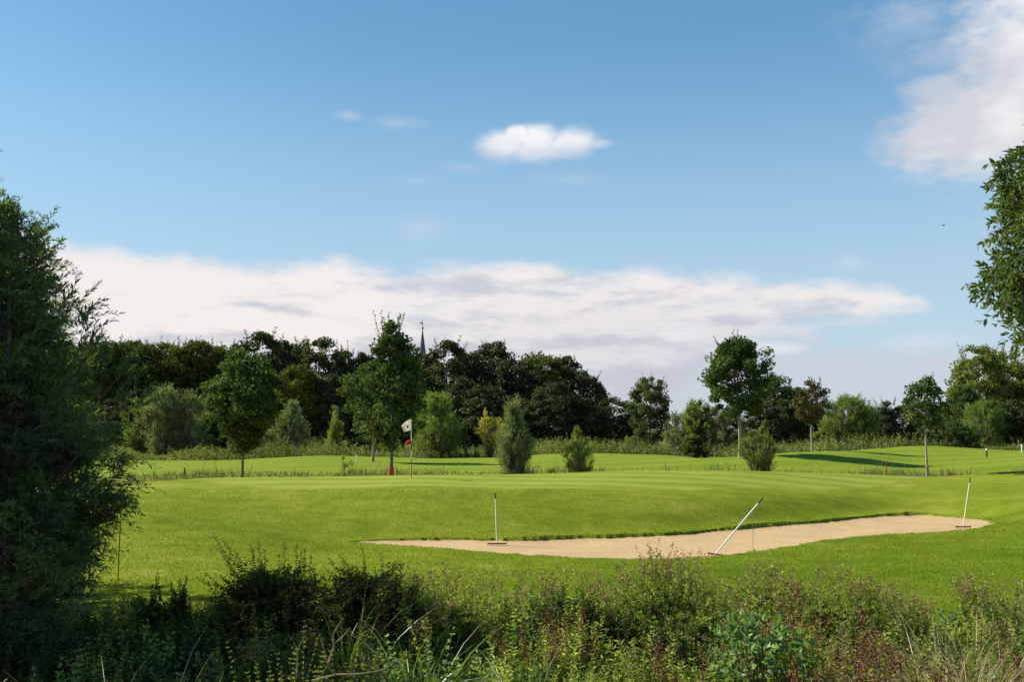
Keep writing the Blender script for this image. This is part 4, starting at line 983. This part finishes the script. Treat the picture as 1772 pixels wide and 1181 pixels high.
# individual plants ------------------------------------------------
def proto_seed(seed, ht):
    """upright seeded willowherb: leafy stem, branching top of seed heads"""
    global rng
    rng = np.random.default_rng(seed)
    gl = Geo(); gh = Geo(); ns = 4
    S = np.stack([rng.normal(0, .05, ns), rng.normal(0, .05, ns), np.zeros(ns)], -1); Dd = rdir(ns, 6)
    shoot_plant(gl, gl, S, Dd, ht*(.75+.25*rng.random(ns)), .02, 26, .095, .038, T0=.45, Tv=.25, spread=.85, m=3, stem_r=.005, smi=1, first=.2, tip_scale=.45)
    for j in range(ns):
        L_ = ht*.88; k = 8
        s_ = .66+.34*rng.random(k); b0 = S[j]+Dd[j]*L_*s_[:, None]
        bd = unit(rng.normal(size=(k, 3))*np.array([1, 1, .2])+np.array([0, 0, 1.2])); bl = .08+.13*rng.random(k)
        gh.stems(b0, b0+bd*bl[:, None]*.5, b0+bd*bl[:, None], .002, .0015, .2, 2)
        tp = np.repeat(b0+bd*bl[:, None], 7, 0)+rng.normal(size=(k*7, 3))*.016
        gh.leaves(tp, rdir(k*7, .3), .018+.016*rng.random(k*7), .015, np.clip(rng.beta(.8, 1.6, k*7), 0, 1))
    return gl.mesh('foliage', [M['l_weed'], M['twig']]), gh.mesh('seed_heads', M['seed'])
def proto_dock(seed, ht):
    global rng
    rng = np.random.default_rng(seed)
    gl = Geo(); gh = Geo(); ns = 4
    S = np.stack([rng.normal(0, .06, ns), rng.normal(0, .06, ns), np.zeros(ns)], -1); Dd = rdir(ns, 4)
    L_ = ht*(.8+.3*rng.random(ns)); gh.stems(S, S+Dd*L_[:, None]*.5, S+Dd*L_[:, None], .006, .002, .2, 4)
    for j in range(ns):
        k = 260; s_ = .45+.55*rng.random(k); P_0 = S[j]+Dd[j]*L_[j]*s_[:, None]+rng.normal(size=(k, 3))*(.085*(1.15-s_)+.02*np.sin(s_*40))[:, None]
        gh.leaves(P_0, rdir(k, .3), .022, .018, rng.random(k))
    k = 14; a = rng.random(k)*6.28
    gl.leaves(np.zeros((k, 3)), unit(np.stack([np.cos(a), np.sin(a), .9+0*a], -1)), .25, .07, rng.random(k)*.7)
    return gl.mesh('foliage', [M['l_weed']]), gh.mesh('seed_heads', M['rust'])
protos = [proto_seed(200+i, 1.0) for i in range(6)]
docks = [proto_dock(220+i, 1.0) for i in range(4)]
def plant(name, label, cat, group, meshes, x, y, h, rz, names=('foliage', 'seed_heads'), wide=1.0):
    root = empty(name, (x, y, float(base_h(x, y))), rz); tag(root, label, cat, group)
    for nm, me_ in zip(names, meshes): link_part(nm, me_, root)
    root.scale = (wide, wide, h)
    return root
rnd = random.Random(5)
def cone_free(u): return float(np.interp(u, TOPU, TOPV))
# tall seed-headed weeds: silhouettes along the lawn edge
edge_list = [(868, 985, 15.6), (905, 975, 15.8), (925, 990, 15.2), (962, 985, 15.9), (985, 972, 15.6), (1010, 990, 15.2), (1040, 992, 15.8), (1062, 985, 15.4), (1085, 975, 15.9), (1100, 960, 15.6),
             (1122, 940, 15.9), (1135, 934, 15.7), (1150, 955, 15.4), (1178, 948, 15.9), (1190, 950, 15.7), (1215, 980, 15.3), (1240, 992, 15.9), (1262, 995, 15.4), (1290, 985, 15.8), (1318, 962, 15.7), (1328, 960, 15.8),
             (1350, 985, 15.3), (1375, 992, 15.8), (1405, 985, 15.5), (1432, 975, 15.9), (1448, 980, 15.6), (1470, 990, 15.8), (1485, 975, 15.6), (1510, 1005, 15.3), (1530, 1002, 15.6), (1550, 1010, 15.8),
             (1580, 1022, 15.5), (1600, 1025, 15.3), (1672, 990, 15.7), (1690, 985, 15.8), (1700, 1000, 15.4), (1748, 1000, 15.7), (1728, 1030, 15.3), (1765, 1020, 15.6),
             (735, 975, 15.4), (762, 965, 15.6), (785, 985, 15.1), (805, 990, 14.8), (700, 990, 15.0), (680, 970, 15.6), (655, 985, 14.8), (765, 1005, 14.5)]
for i, (u, v, D) in enumerate(edge_list):
    x = ray(u, 950)[0]*D; h = zz(u, v, D)-float(base_h(x, D))
    plant('seeded_weed', 'tall brown seed-headed weed standing in front of the lawn at the back of the undergrowth', 'weed', 'tall seeded weeds along the lawn edge', protos[i % 6], x, D, h*.98, rnd.random()*6.28, wide=1.0+.3*rnd.random())
for i in range(26):
    D = 9.5+5.5*rnd.random(); t = (rnd.random()*.95-.42); x = t*D
    lim = float(edge_y(np.array([x]), np.array([D]))[0]); h = min(lim, .85+.4*rnd.random())
    plant('seeded_weed', 'brown-topped weed growing amid the dense foreground undergrowth', 'weed', 'seeded weeds amid the undergrowth', protos[(i*5+1) % 6], x, D, max(.5, h), rnd.random()*6.28, wide=1.0+.4*rnd.random())
dl = [(930, 1060, 13.5), (950, 1070, 13.2), (1000, 1055, 13.8), (1025, 1110, 12.0), (1375, 1045, 14.0), (1385, 1060, 13.4), (1395, 1030, 14.2), (1440, 1120, 11.3), (1455, 1100, 11.8), (1425, 1130, 11.0), (1500, 1090, 12.0), (1520, 1105, 11.6),
      (1475, 1140, 10.6), (1540, 1085, 12.2), (1720, 1100, 11.5), (1745, 1115, 11.0), (1690, 1160, 9.6), (1765, 1130, 10.6), (1560, 1150, 10.0), (830, 1090, 12.4), (1185, 1110, 11.5), (620, 1010, 14.6), (1465, 1060, 13.0)]
dl = dl[::2]+dl[7:12:2]
for i, (u, v, D) in enumerate(dl):
    x = ray(u, v)[0]*D; h = max(.5, zz(u, v, D)-float(base_h(x, D))+.02)
    plant('dock_plant', 'rust-red seeded dock plant among the green weeds', 'dock plant', 'rust-red docks in the undergrowth', docks[i % 4], x, D, h, rnd.random()*6.28, wide=1.2)

# dark arching shrub at the left, shaded
def arch_shrub(name, label, x, y, seed, shoots, nfill, Rr, Hh, mat, leafL=.075, leafW=.038):
    global rng
    rng = np.random.default_rng(seed)
    zg = float(base_h(x, y)); root = empty(name, (x, y, zg)); tag(root, label, 'shrub')
    g = Geo(); gs = Geo()
    for (u, v, D) in shoots:
        q_ = np.array(at(u, v, D))-np.array([x, y, zg]); s0 = np.array([.15, q_[1]*.2, .3]) if q_[0] < -.35 else np.array([q_[0]*.75+.12, q_[1]*.3, .15])
        L_ = np.linalg.norm(q_-s0); d_ = (q_-s0)/L_; dr = .12
        d2 = unit((d_*L_+np.array([0, 0, dr*L_]))[None])
        for c_ in range(6):
            shoot_plant(g, gs if c_ < 3 else None, s0[None]+rng.normal(size=(1, 3))*.04, unit(d2+rng.normal(size=(1, 3))*(.015+.02*c_)), np.array([L_*(1.01-.11*c_)]), dr, 34, leafL*1.25, leafW*1.2, T0=.35, Tv=.2, spread=.95, m=3, stem_r=.007, first=.15, tip_scale=.35)
    n = nfill; th = rng.random(n)*6.28; hh = rng.random(n)**.8; rr = Rr*np.sqrt(1-hh**2)*(.3+.7*rng.random(n))
    S = np.stack([rr*np.cos(th), rr*np.sin(th), hh*Hh*.8], -1)
    Dd = unit(np.stack([np.cos(th), np.sin(th), .8+0*th], -1)+rng.normal(size=(n, 3))*.4)
    S = S-Dd*.15; S[:, 2] = np.maximum(S[:, 2], .02)
    shoot_plant(g, gs, S, Dd, .25+.45*rng.random(n)**2, .15, 12, leafL, leafW, T0=.35, Tv=.2, spread=.9, m=2, stem_r=.003)
    k = n//3; P0 = np.zeros((k, 3))+rng.normal(size=(k, 3))*np.array([.1, .1, 0])
    gs.stems(P0, P0*.5+S[:k]*.5, S[:k], .010, .004, .5, 4)
    gs.build('stems', M['twig'], root); g.build('foliage', M[mat], root)
xs_ = lambda u, D: ray(u, 960)[0]*D
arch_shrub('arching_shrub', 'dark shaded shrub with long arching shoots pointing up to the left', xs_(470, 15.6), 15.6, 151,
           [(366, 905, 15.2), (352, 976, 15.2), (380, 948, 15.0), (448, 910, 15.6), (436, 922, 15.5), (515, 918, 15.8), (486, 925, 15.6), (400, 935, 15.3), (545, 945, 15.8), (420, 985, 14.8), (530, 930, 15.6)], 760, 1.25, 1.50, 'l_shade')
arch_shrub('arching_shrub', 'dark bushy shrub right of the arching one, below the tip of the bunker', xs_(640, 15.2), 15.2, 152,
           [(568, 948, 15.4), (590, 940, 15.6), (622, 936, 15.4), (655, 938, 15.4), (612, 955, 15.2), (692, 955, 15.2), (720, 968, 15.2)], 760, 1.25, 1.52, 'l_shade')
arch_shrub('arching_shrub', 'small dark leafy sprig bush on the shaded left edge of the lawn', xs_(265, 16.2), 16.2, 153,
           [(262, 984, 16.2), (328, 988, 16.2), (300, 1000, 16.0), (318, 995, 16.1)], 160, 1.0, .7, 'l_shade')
arch_shrub('leafy_bush', 'leafy olive bush with dry tips right of the dark bushy shrub', xs_(775, 14.9), 14.9, 155,
           [(745, 985, 15.0), (770, 975, 15.1), (800, 990, 14.9)], 420, .8, 1.15, 'l_weed', .07, .03)
arch_shrub('leafy_bush', 'low leafy bush in front of the upright tilted rake foot', xs_(1230, 14.6), 14.6, 156,
           [(1210, 985, 14.8), (1240, 990, 14.8)], 380, .8, 1.05, 'l_weed', .08, .034)
arch_shrub('leafy_bush', 'broad leafy bush at the back of the weeds below the right part of the sand', xs_(1420, 15.0), 15.0, 157,
           [(1400, 985, 15.1), (1440, 982, 15.1)], 380, .85, 1.15, 'l_weed', .07, .03)
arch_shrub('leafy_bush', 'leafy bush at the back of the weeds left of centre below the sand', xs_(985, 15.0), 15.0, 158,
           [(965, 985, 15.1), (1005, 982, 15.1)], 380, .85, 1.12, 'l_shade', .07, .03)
arch_shrub('arching_shrub', 'leafy green bush at the back of the weeds in front of the sand', xs_(1140, 15.2), 15.2, 154,
           [(1122, 935, 15.5), (1138, 938, 15.4), (1105, 952, 15.4), (1165, 955, 15.3), (1090, 970, 15.2), (1180, 960, 15.3)], 560, .95, 1.42, 'l_weed', .06, .026)
# broad pale-leaved bush right of centre
rng = np.random.default_rng(161)
x, y = xs_(1312, 12.4), 12.4
root = empty('broad_leaved_bush', (x, y, float(base_h(x, y)))); tag(root, 'bush with large pale rounded leaves in the right foreground', 'bush')
g = Geo(); gs = Geo(); n = 240; th = rng.random(n)*6.28; hh = rng.random(n); rr = .75*np.sqrt(1-hh**2)*(.35+.65*rng.random(n))
S = np.stack([rr*np.cos(th), rr*np.sin(th), hh*1.25], -1); Dd = unit(np.stack([np.cos(th), np.sin(th), .9+0*th], -1)+rng.normal(size=(n, 3))*.3)
shoot_plant(g, gs, S, Dd, .16+.12*rng.random(n), .1, 4, .11, .085, T0=.5, Tv=.25, spread=.9, m=1, stem_r=.003, flat=.6, tip_scale=.9)
P0 = rng.normal(size=(n, 3))*np.array([.08, .08, 0]); gs.stems(P0, P0*.4+S*.6, S, .008, .003, .5, 4)
gs.build('stems', M['twig'], root); g.build('foliage', M['l_bramble'], root)
# yellow-green plants
def golden(label, u, v, D, seed, n=16, Rr=.28):
    global rng
    rng = np.random.default_rng(seed)
    x = ray(u, v)[0]*D; zg = float(base_h(x, D)); h = zz(u, v, D)-zg
    root = empty('yellow_green_weed', (x, D, zg)); tag(root, label, 'weed')
    g = Geo(); gs = Geo()
    S = np.stack([rng.normal(0, Rr*.5, n), rng.normal(0, Rr*.5, n), np.zeros(n)], -1)
    shoot_plant(g, gs, S, rdir(n, 5), h*(.7+.3*rng.random(n)), .03, 34, .055, .018, T0=.5, Tv=.2, spread=.85, m=3, stem_r=.004, first=.2, tip_scale=.5)
    gs.build('stems', M['twig'], root); g.build('foliage', M['l_golden'], root)
golden('bright yellow-green bushy weed in the left foreground beside the bare twigs', 505, 1078, 8.3, 171, 48, .4)
golden('yellow-green weed low at the bottom edge right of centre', 1120, 1140, 9.3, 172, 16)
golden('small yellow-green weed at the bottom edge under the pale-leaved bush', 1275, 1135, 9.2, 173, 14, .2)
golden('yellow-green weed near the bottom edge left of the dry grass tuft', 1560, 1120, 10.0, 174, 14)
# dry grass tuft and green tufts
def tuft(name, label, u, v, D, seed, n, Rr, mat, bend=.5, w=.008, T=.5):
    global rng
    rng = np.random.default_rng(seed)
    x = ray(u, v)[0]*D; zg = float(base_h(x, D)); h = max(.4, zz(u, v, D)-zg)/(1-.28*bend)
    root = empty(name, (x, D, zg)); tag(root, label, 'grass tuft')
    g = Geo(); a = rng.random(n)*6.28; r_ = Rr*np.sqrt(rng.random(n))
    P0 = np.stack([r_*np.cos(a), r_*np.sin(a), np.zeros(n)], -1)
    A = unit(np.stack([np.cos(a)*.45*r_/Rr, np.sin(a)*.45*r_/Rr, np.ones(n)], -1)+rng.normal(size=(n, 3))*.16)
    g.blades(P0, A, h*(.7+.55*rng.random(n)), w*(.7+.6*rng.random(n)), np.clip(rng.normal(T, .25, n), 0, 1), bend*(.5+rng.random(n)), 5)
    g.build('blades', M[mat], root)
tuft('dry_grass_tuft', 'large straw-coloured dry grass tuft in the right foreground', 1680, 1095, 11.0, 181, 1500, .75, 'straw', .6, .009, .45)
tuft('dry_grass_tuft', 'smaller pale dry grass tuft in front of the large one near the bottom right', 1640, 1140, 9.8, 182, 800, .5, 'straw', .6, .008, .4)
tuft('dry_grass_tuft', 'narrow upright dry grass tuft behind the large straw one', 1668, 1062, 12.6, 183, 420, .3, 'straw', .4, .008, .5)
tuft('green_grass_tuft', 'arching green grass tuft in the left foreground near the dark shade', 425, 1100, 8.6, 184, 150, .2, 'grassblade', .8, .014, .55)
tuft('green_grass_tuft', 'broad-bladed bright green grass tuft below the dark bushy shrub', 612, 1010, 13.4, 185, 60, .14, 'grassblade', .45, .020, .35)
tuft('green_grass_tuft', 'tuft of pale green blades in the centre foreground', 915, 1100, 11.0, 186, 120, .18, 'grassblade', .6, .016, .7)
tuft('green_grass_tuft', 'tuft of arching green blades right of the dark bushy shrub', 725, 1060, 12.2, 187, 110, .18, 'grassblade', .6, .02, .5)
tuft('dry_grass_tuft', 'sunlit thin straw grass tuft at the bottom left corner', 120, 1134, 7.5, 188, 170, .6, 'straw', .7, .014, .6)
tuft('dry_grass_tuft', 'sunlit thin pale grass tuft at the bottom edge under the big willow shade', 262, 1134, 7.6, 189, 200, .6, 'straw', .7, .013, .45)
tuft('green_grass_tuft', 'fine green grass tuft at the bottom edge below the bright yellow weed', 365, 1130, 7.8, 190, 240, .55, 'grassblade', .7, .013, .75)
# bare twigs
def twig(label, pts, D, r0=.011):
    P3 = [at(u, v, D-.02*i) for i, (u, v) in enumerate(pts[0])]
    o_ = np.array(P3[0]); root = empty('bare_branch', tuple(o_)); tag(root, label, 'branch')
    g = Geo()
    for j, pl in enumerate(pts):
        q_ = np.array([at(u, v, D-.02*i-.03*j) for i, (u, v) in enumerate(pl)])-o_
        g.tube(q_, np.linspace(r0*(1 if j == 0 else .6), r0*.25, len(q_)), 6)
    g.build('wood', M['deadwood'], root)
twig('pale bare forked twig standing in the left foreground weeds', [[(568, 1150), (578, 1120), (577, 1098), (592, 1072)], [(578, 1116), (594, 1102), (606, 1088)], [(568, 1150), (562, 1130), (556, 1105)]], 9.2)
twig('short bare twig left of the pale forked one', [[(514, 1165), (515, 1125), (526, 1105)], [(515, 1125), (508, 1112)]], 9.0, .008)
twig('pale dead branch lying across the bottom edge left of centre', [[(540, 1180), (580, 1169), (620, 1168), (660, 1162)], [(580, 1169), (568, 1155), (560, 1135)], [(660, 1162), (680, 1150)]], 8.8, .012)
twig('pair of crossed dry stalks in the right foreground', [[(1458, 1135), (1459, 1100), (1452, 1075)], [(1468, 1112), (1460, 1092), (1450, 1080)]], 11.6, .008)

# ------------------------------------------------------------------ flag, rakes, stakes
fx, fy, fz = (lambda q_: (q_[0], q_[1], q_[2]))(at(712, 826, 41.0)); fz = gz(fx, fy)
root = empty('flagstick', (fx, fy, fz)); tag(root, 'flagstick with a white flag standing on the green', 'golf flag')
FH = zz(711, 726, 41.0)-fz
g = Geo()
def seg_(z0, z1, m, nm):
    g = Geo(); g.tube([(-.012*z0, 0, z0), (-.012*z1, 0, z1)], .016, 8); g.build(nm, M[m], root)
seg_(-.02, FH*.33, 'redpaint', 'lower_pole'); seg_(FH*.33, FH*.47, 'white', 'pole_band'); seg_(FH*.47, FH*.60, 'black', 'dark_pole_band'); seg_(FH*.60, FH, 'white', 'upper_pole')
# cloth with folds
g = Geo(); nx, nz = 16, 10
tl, bl = np.array([-.015*FH, 0, FH]), np.array([-.015*FH, 0, FH-.45])
tr, br = np.array([-.42, -.05, FH-.27]), np.array([-.31, -.05, FH-.54])
V = []
for i in range(nx+1):
    for j in range(nz+1):
        a, c_ = i/nx, j/nz
        q_ = (tl*(1-c_)+bl*c_)*(1-a)+(tr*(1-c_)+br*c_)*a
        q_ = q_+np.array([-.03*math.sin(a*math.pi)*(c_-.5)*0, .045*math.sin(a*7+c_*1.2)*a, .05*math.sin(a*math.pi)*(1-c_)-.0*a]); V.append(q_)
V = np.array(V)
F = [[i*(nz+1)+j, i*(nz+1)+j+1, (i+1)*(nz+1)+j+1, (i+1)*(nz+1)+j] for i in range(nx) for j in range(nz)]
g.add(V, F, None, 0, True); fl = g.build('flag_cloth', M['cloth'], root)
sm_ = fl.modifiers.new('s', 'SOLIDIFY'); sm_.thickness = .003
def on_flag(a, c_, off=-.006):
    i = min(int(a*nx), nx-1); j = min(int(c_*nz), nz-1); fa_, fc = a*nx-i, c_*nz-j
    q_ = lambda i, j: V[i*(nz+1)+j]
    return (q_(i, j)*(1-fa_)+q_(i+1, j)*fa_)*(1-fc)+(q_(i, j+1)*(1-fa_)+q_(i+1, j+1)*fa_)*fc+np.array([0, off, 0])
g = Geo(); g.add([on_flag(.30, .45), on_flag(.44, .38), on_flag(.55, .60), on_flag(.34, .84)], [[0, 1, 2, 3]]); g.build('emblem', M['redcloth'], fl)
g = Geo()
for a, c_, da, dc in ((.56, .26, .12, .06), (.84, .72, .05, .2), (.72, .34, .05, .05)):
    g.add([on_flag(a, c_), on_flag(a+da, c_+.02), on_flag(a+da, c_+dc+.02), on_flag(a, c_+dc)], [[0, 1, 2, 3]])
g.build('lettering', M['black'], fl)
# small red ball-like pennant tied on the pole
g = Geo(); zc = FH*.615; k = np.linspace(0, 1, 9)
pts = [(-.02-.26*q_, .02*math.sin(q_*6), zc-.10*q_*q_-.03*q_) for q_ in k]
g.tube(pts, .085*np.sqrt(np.clip(1-(2*k-.75)**2/1.7, .02, 1))*np.array([.75, 1, 1.05, 1.05, 1.0, .9, .75, .5, .2]), 10); g.build('red_pennant', M['redcloth'], root)

def rake(label, base, top, bar_dir, prop=None, mat='rakewood'):
    b_ = np.array(base, float); t_ = np.array(top, float)
    root = empty('bunker_rake', tuple(b_)); tag(root, label, 'rake', 'rakes left in the bunker')
    d_ = t_-b_; L_ = np.linalg.norm(d_); u_ = d_/L_; bd = np.array([bar_dir[0], bar_dir[1], 0.]); bd /= np.linalg.norm(bd)
    up = np.array([0, 0, .075])
    g = Geo(); g.tube([up, d_*.25+up*.75, d_*.62+up*.4, d_*.90], .020, 8); g.build('handle', M[mat], root)
    g = Geo(); g.tube([d_*.90, d_], .022, 8); g.build('grip', M['black'], root)
    fw = np.cross(bd, [0, 0, 1.]); ax3 = [bd, fw, [0, 0, 1]]
    g = Geo(); g.box(up, (.56, .035, .034), ax3); hd = g.build('rake_head', M['rakehead'], root)
    g = Geo()
    for j in range(11):
        c_ = bd*(-.26+.052*j)+up; g.tube([c_-np.array([0, 0, .015]), c_-np.array([0, 0, .055])+fw*.006, c_-np.array([0, 0, .10])+fw*.016], [.007, .006, .003], 6)
    tn = g.build('tines', M['rakehead'], root)
    if prop is not None:
        p0, p1 = np.array(prop[0])-b_, np.array(prop[1])-b_
        g = Geo(); g.tube([p0, (p0+p1)/2, p1], .006, 6); g.build('prop_rod', M['metal'], root)
sz = -.03
def sand_pt(u, v, z=sz):
    t, s_ = ray(u, v); D = (z-CAMZ)/s_; return (t*D, D, z)
b1 = sand_pt(860, 946); t1 = at(857, 855, b1[1]+.6)
rake('upright bunker rake with a cream handle, the left one of three', b1, t1, (1, .06))
b2 = sand_pt(1238, 965); t2 = at(1320, 862, b2[1]+.15)
def lerp3(a, c_, f_): return tuple(np.array(a)*(1-f_)+np.array(c_)*f_)
pb = sand_pt(1303, 957)
rake('bunker rake tilted far over to the right, propped on a thin rod', b2, t2, (.30, -.5), (lerp3(b2, t2, .79), pb), 'white')
b3 = sand_pt(1667, 916); t3 = at(1679, 828, b3[1]+.3)
q3 = at(1692, 893, 38.0); q3 = (q3[0], q3[1], gz(q3[0], q3[1]))
rake('slightly leaning bunker rake at the right end of the sand', b3, t3, (1, .12), (lerp3(b3, t3, .62), q3))

def stake(name, label, u, vtop, vbase, D, r, mat, capmat=None, cat='stake', group=None):
    x = ray(u, vbase)[0]*D; zg = gz(x, D); h = (vbase-vtop)*D/FPX
    h = max(h, zz(u, vtop, D)-zg)
    root = empty(name, (x, D, zg)); tag(root, label, cat, group)
    g = Geo(); g.tube([(0, 0, -.05), (0, 0, h*.55), (.005, 0, h*.8)], r, 8); g.build('shaft', M[mat], root)
    g = Geo(); g.tube([(.005, 0, h*.8), (.007, 0, h*.97), (.007, 0, h)], [r*1.05, r*1.05, r*.7], 8); g.build('cap', M[capmat or mat], root)
stake('marker_stake', 'thin red marker stake on the lawn beside the big willow', 205, 905, 985, 21.5, .013, 'redpaint')
stake('marker_stake', 'short white post on the fairway left of the red-footed trunk', 617, 789, 802, 72, .045, 'white')
stake('marker_stake', 'dark post with a white cap on the right fairway', 1708, 783, 798, 75, .06, 'black', 'white')
stake('marker_stake', 'leaning white post cut by the right edge of the picture', 1769, 775, 789, 84, .06, 'white')
stake('marker_stake', 'short red stake in the ditch weeds left of the slim young tree', 1534, 797, 808, 58, .03, 'redpaint')
stake('marker_stake', 'small dark stump post in the ditch at the left', 319, 810, 822, 58, .04, 'rakehead')

# bird
bx_, by_, bz_ = at(1633, 390, 120)
root = empty('bird', (bx_, by_, bz_)); tag(root, 'tiny dark bird flying in the blue sky at upper right', 'bird')
g = Geo()
k = np.linspace(0, 1, 7); g.tube([(-.16+.32*q_, 0, 0) for q_ in k], .055*np.sin(np.pi*(k*.9+.05))**.7, 8)
for s_ in (-1, 1):
    P = [(.05, .03*s_, .02), (.10, .17*s_, .10), (.02, .36*s_, .05), (-.07, .04*s_, .02), (.0, .17*s_, .085)]
    g.add([P[0], P[1], P[4], P[3]], [[0, 1, 2, 3]]); g.add([P[1], P[2], P[2], P[4]], [[0, 1, 2, 3]])
g.add([(-.15, .02, 0), (-.26, .05, .01), (-.26, -.05, .01), (-.15, -.02, 0)], [[0, 1, 2, 3]])
g.build('body', M['bird'], root)
